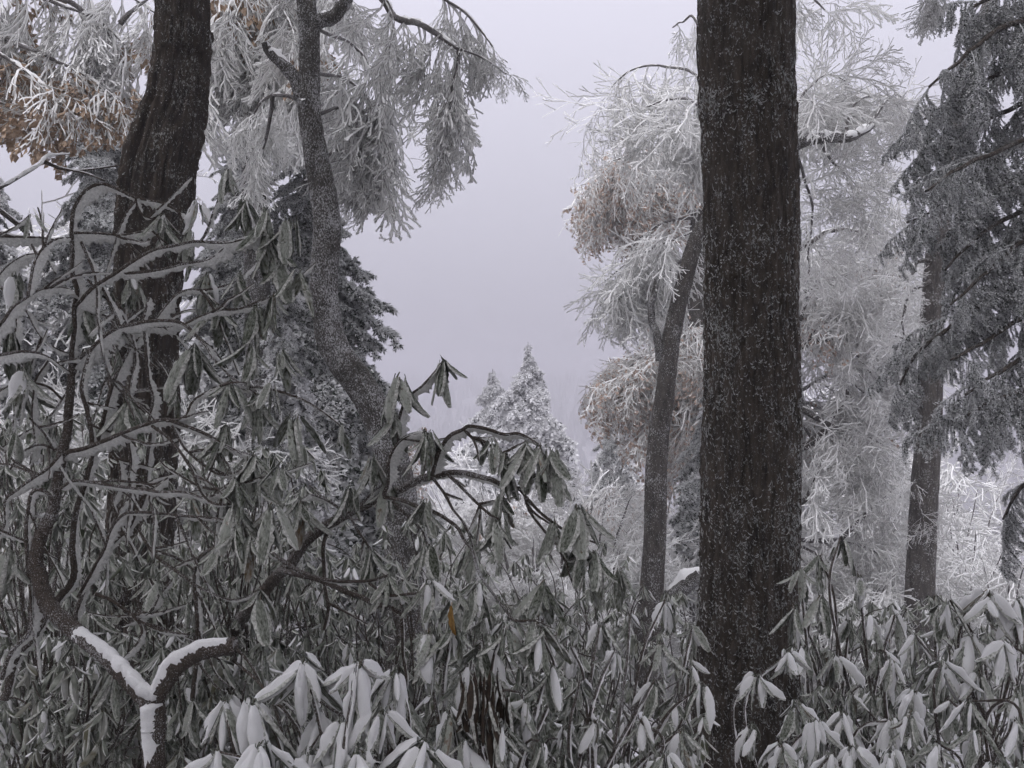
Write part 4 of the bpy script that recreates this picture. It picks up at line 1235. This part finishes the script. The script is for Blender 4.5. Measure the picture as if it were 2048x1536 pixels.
# --- bushes set by the place of their leaf clusters
_LV = []
def low_leaf(v):
    seed, curl, bend, width = LP[v]
    X, Y, Z, w = leaf_grid(seed, min(curl, 1.3), bend, width * 1.1, 6, 4, (-1, -.55, .55, 1))
    return np.stack((X, Y, Z), -1).reshape(-1, 3)
LOWQ = grid_quads(6, 4)
def leaf_mass(root, pts, rng, L, snow, n=9):
    """the rest of the shrub's leaves, too many to pick apart"""
    if not _LV:
        _LV.extend(low_leaf(v) for v in range(len(LP)))
    mb = MB()
    for p in pts:
        a0 = rng.uniform(0, 6.28); ll = rng.uniform(*L)
        for k in range(n):
            v = _LV[rng.integers(len(_LV))]
            Mx = np.array(spray_matrix(np.asarray(p) + rng.normal(0, .006, 3), a0 + k * 6.283 / n + rng.uniform(-.3, .3), rng.uniform(.35, 1.4), ll * rng.uniform(.55, 1.15), rng.uniform(-.4, .4)))
            m_ = 1 if rng.random() < .6 else 0
            mb.add(v @ Mx[:3, :3].T + Mx[:3, 3], LOWQ, None, np.tile((3, m_, 3 if rng.random() < .4 else m_), 5))
            if rng.random() < snow:
                up = v + (0, 0, .03); up = up * (1, .9, 1)
                mb.add(up @ Mx[:3, :3].T + Mx[:3, 3], LOWQ, None, 2)
    o = link('foliage', mb.mesh('foliage', [M['leaf'], M['leaf_frost_mass'], M['snow'], M['leaf_margin']]), root)
    o['kind'] = 'stuff'

def bush(label, base_px, Y, spots, rng, L=(.10, .14), snow=.2, n=8, r=(4.2, 2.4), rime=.008, clusters=0, box=None, Yr=(0, 0), pitch=(.5, 1.45), mass=0, main_r=(7.5, 4)):
    bx = np.array(base_of(base_px, Y))
    t = thing('rhododendron', label, 'shrub', bx, 'rhododendron shrubs')
    pts = [at(x, y, yy) for x, y, yy in spots]
    if clusters:
        for k in range(clusters):
            pts.append(at(rng.uniform(box[0], box[2]), rng.uniform(box[1], box[3]), rng.uniform(*Yr)))
    if mass:
        extra_pts = [at(rng.uniform(box[0] - 20, box[2] + 20), rng.uniform(box[1], box[3] + 60), rng.uniform(Yr[0] + .1, Yr[1] + .5)) for k in range(mass)]
        leaf_mass(t, extra_pts, rng, L, snow)
    cen = np.mean(pts, axis=0)
    tops = []
    for k in range(5):                            # main stems, leaning and crooked
        p = pts[rng.integers(len(pts))]
        q = bx + (p - bx) * rng.uniform(.45, .7) + rng.normal(0, .05, 3)
        q[2] = bx[2] + (cen[2] - bx[2]) * rng.uniform(.25, .55)
        st = bx + rng.normal(0, .12, 3) * (1, 1, 0) - (0, 0, .05)
        P, R = resample([st, st * .6 + q * .4 + rng.normal(0, .07, 3), st * .25 + q * .75 + rng.normal(0, .06, 3), q], np.linspace(*main_r, 4) / F * min(Y, 3.2), .03)
        mb = MB(); tube(mb, P, R, 7, 0, .2, rng)
        link('main_stem', mb.mesh('main_stem', [M['stem']]), t)
        tops.append(q)
    for p in pts:
        whorl(t, p, rng, n, rng.uniform(*L), pitch, snow)
        k_ = int(np.argmin([np.linalg.norm(q - p) + rng.uniform(0, .15) for q in tops]))
        q = tops[k_]
        dv = p - q
        c1 = q + dv * .3 + rng.normal(0, .05, 3) + (0, 0, -.06)
        c2 = q + dv * .72 + rng.normal(0, .045, 3) + (0, 0, .05)
        P, R = resample([q, c1, c2, p], np.linspace(r[0], r[1], 4) / F * min(Y, 3.2), .02)
        mb = MB(); tube(mb, P, R, 6, 0, .2, rng)
        o = link('stem', mb.mesh('stem', [M['stem']]), t)
        if rime:
            mb = MB(); fin(mb, P, R, WIND, rime, float(np.mean(R)) * .7, .5, 0, int(p[0] * 100) + 50, rng)
            c = bpy.data.objects.new('rime', mb.mesh('rime', [M['rime']])); COL.objects.link(c); c.parent = o
    return t

RW = np.random.default_rng(150)
bush('rhododendron with fat snow on its leaves at bottom centre-left', 640, 2.2,
     [(605, 1318, 2.15), (715, 1325, 2.1), (790, 1345, 2.2), (500, 1390, 2.1), (450, 1400, 2.15), (520, 1490, 2.0), (570, 1535, 2.0), (680, 1440, 2.1), (760, 1420, 2.1), (850, 1485, 2.05), (640, 1420, 2.2), (430, 1500, 2.1), (720, 1500, 2.05), (620, 1500, 2.1)],
     RW, (.125, .16), .88, 8)
t_dead = bush('dark-leaved rhododendron with brown dead leaves at bottom centre', 950, 2.4,
     [(905, 1250, 2.4), (990, 1375, 2.4), (930, 1330, 2.45), (1010, 1250, 2.5), (1080, 1260, 2.5), (860, 1260, 2.4), (960, 1290, 2.5), (1100, 1330, 2.5), (900, 1420, 2.35), (1000, 1450, 2.3), (1050, 1400, 2.4), (930, 1480, 2.3), (1080, 1480, 2.3)],
     RW, (.11, .14), .25, 8)
for x, y, yy in ((955, 1385, 2.3), (985, 1415, 2.3), (1000, 1370, 2.32), (935, 1360, 2.3), (970, 1340, 2.3)):
    p_ = at(x, y, yy)
    for k in range(6):
        place(LEAF_DEAD[k % 4], 'dead_leaf', t_dead, spray_matrix(p_ + RW.normal(0, .012, 3), RW.uniform(0, 6.28), RW.uniform(1.1, 1.5), RW.uniform(.09, .13), RW.uniform(-.6, .6)))
o_ = place(LEAF_ORANGE, 'yellowed_leaf', t_dead, spray_matrix(at(903, 1205, 2.38), 1.2, 1.45, .085, .3))
o_['label'] = 'single orange-yellow leaf among the grey ones'
bush('lightly snowed rhododendron at the foot of the broad trunk, left', 1260, 2.8,
     [(1160, 1360, 2.7), (1230, 1300, 2.8), (1320, 1290, 2.9), (1310, 1360, 2.8), (1380, 1330, 2.9), (1405, 1365, 2.6), (1190, 1440, 2.5), (1280, 1440, 2.5), (1360, 1460, 2.5), (1130, 1510, 2.4), (1240, 1520, 2.4), (1330, 1510, 2.4), (1260, 1230, 3.2), (1330, 1200, 3.4), (1200, 1250, 3.2), (1385, 1250, 3.4), (1140, 1290, 2.9), (1350, 1400, 2.7)],
     RW, (.09, .12), .45, 7)
bush('snowy rhododendron sprig reaching in front of the broad trunk', 1640, 3.0,
     [(1515, 1350, 2.9), (1502, 1450, 2.8), (1580, 1300, 3.0), (1590, 1410, 2.8), (1635, 1440, 2.7), (1560, 1490, 2.6), (1600, 1520, 2.6), (1690, 1430, 2.8), (1700, 1490, 2.6), (1780, 1440, 2.8), (1660, 1510, 2.6)],
     RW, (.09, .125), .75, 8, (3, 1.8), main_r=(5, 2.5))
bush('slim upright rhododendron beside the right of the broad trunk', 1690, 3.6,
     [(1600, 1135, 3.6), (1680, 1075, 3.6), (1640, 1110, 3.7), (1590, 1215, 3.6), (1640, 1190, 3.6), (1720, 1150, 3.6), (1700, 1240, 3.6), (1610, 1290, 3.5), (1740, 1230, 3.7), (1670, 1310, 3.5), (1790, 1230, 3.7), (1760, 1300, 3.6), (1640, 1370, 3.5), (1720, 1370, 3.4)],
     RW, (.11, .14), .35, 7)
bush('snow-capped rhododendron at the right edge', 1960, 3.2,
     [(1980, 1185, 3.2), (1900, 1200, 3.2), (1880, 1210, 3.3), (2040, 1195, 3.2), (1830, 1270, 3.2), (1780, 1320, 3.1), (1940, 1270, 3.2), (2010, 1280, 3.1), (1880, 1330, 3.1), (1960, 1340, 3.1), (2035, 1385, 2.9), (1830, 1380, 3.0), (1900, 1400, 3.0)],
     RW, (.115, .145), .7, 8)
bush('rhododendron in the bottom right corner', 1920, 2.6,
     [(1870, 1480, 2.6), (1780, 1500, 2.5), (1960, 1460, 2.6), (2030, 1440, 2.6), (1900, 1530, 2.4), (1990, 1525, 2.4), (1820, 1430, 2.7), (2045, 1520, 2.5), (1940, 1400, 2.8)],
     RW, (.10, .13), .6, 8)
BG = [('leafy rhododendron thicket low on the left edge', 60, 3.4, (-30, 830, 200, 1250), (3.1, 4.0), 34, .02),
      ('leafy rhododendron thicket in the lower left corner', 120, 3.0, (-30, 1250, 330, 1530), (2.6, 3.4), 34, .25),
      ('rhododendron thicket under the swollen trunk', 300, 3.8, (180, 1060, 480, 1380), (3.2, 4.4), 36, .05),
      ('rhododendron thicket left of the arching stem', 480, 3.6, (390, 880, 640, 1250), (3.2, 4.2), 34, .05),
      ('rhododendron thicket below the arching stem', 700, 3.6, (560, 1090, 900, 1380), (3.2, 4.4), 36, .1),
      ('low rhododendron thicket at bottom left of centre', 420, 2.9, (330, 1290, 560, 1530), (2.6, 3.2), 26, .3),
      ('rhododendron thicket between central shrub and broad trunk', 1150, 4.2, (900, 1180, 1250, 1420), (3.8, 5.0), 34, .2),
      ('far small-leaved rhododendron left of the broad trunk', 1340, 5.6, (1180, 1170, 1400, 1420), (5.2, 6.2), 34, .3),
      ('low rhododendron thicket in front of the broad trunk', 1200, 3.0, (1000, 1420, 1390, 1536), (2.7, 3.3), 26, .4),
      ('rhododendron thicket right of the broad trunk', 1760, 5.0, (1600, 1200, 1900, 1400), (4.5, 5.6), 34, .25),
      ('rhododendron thicket behind the snow-capped shrub at right', 1980, 4.2, (1860, 1190, 2060, 1450), (3.9, 4.9), 32, .3)]
BG += [('rhododendron in the second row behind the left-edge stems', 160, 4.6, (-20, 820, 330, 1150), (4.3, 5.4), 36, .05),
       ('rhododendron in the second row behind the swollen trunk foot', 420, 4.8, (260, 900, 560, 1300), (4.4, 5.6), 36, .05),
       ('rhododendron in the second row behind the arching stem', 760, 4.8, (560, 1040, 980, 1300), (4.4, 5.6), 36, .1),
       ('dense low rhododendron at the bottom left behind the snowy fork', 240, 2.7, (60, 1330, 420, 1536), (2.5, 3.1), 34, .1),
       ('dense low rhododendron behind the snow-laden shrub at bottom', 720, 2.9, (540, 1330, 900, 1536), (2.6, 3.2), 34, .2),
       ('dense low rhododendron behind the brown-leaved shrub at bottom', 1040, 3.1, (860, 1330, 1160, 1536), (2.8, 3.4), 34, .2),
       ('dense low rhododendron at the bottom right of the broad trunk', 1740, 3.4, (1600, 1370, 1860, 1536), (3.0, 3.8), 34, .3),
       ('rhododendron in the second row below the central spires', 1080, 6.0, (900, 1080, 1240, 1300), (5.6, 6.8), 34, .1)]
for lab, px, Y, box, Yr, nc, sn in BG:
    bush(lab, px, Y, [], RW, (.055, .09), sn * .6, 8, (2.6, 1.6), 0, nc, box, Yr, mass=100)

# ------------------------------------------------------------------ haze
def build_haze():
    x, y0, y1, z0, z1 = 660, -65, 735, -52, 19.5
    v = [(-x, y0, z0), (x, y0, z0), (x, y1, z0), (-x, y1, z0), (-x, y0, z1), (x, y0, z1), (x, y1, z1), (-x, y1, z1)]
    q = [(0, 3, 2, 1), (4, 5, 6, 7), (0, 1, 5, 4), (1, 2, 6, 5), (2, 3, 7, 6), (3, 0, 4, 7)]
    mb = MB(); mb.add(v, q)
    m = bpy.data.materials.new('haze'); m.use_nodes = True
    nt = m.node_tree; nt.nodes.clear()
    o_ = nt.nodes.new('ShaderNodeOutputMaterial')
    pv = nt.nodes.new('ShaderNodeVolumePrincipled')
    pv.inputs['Color'].default_value = (.70, .69, .73, 1)
    pv.inputs['Density'].default_value = .0046
    pv.inputs['Anisotropy'].default_value = 0.2
    nt.links.new(pv.outputs[0], o_.inputs['Volume'])
    o = link('haze', mb.mesh('haze', [m], False))
    o['kind'] = 'stuff'
build_haze()
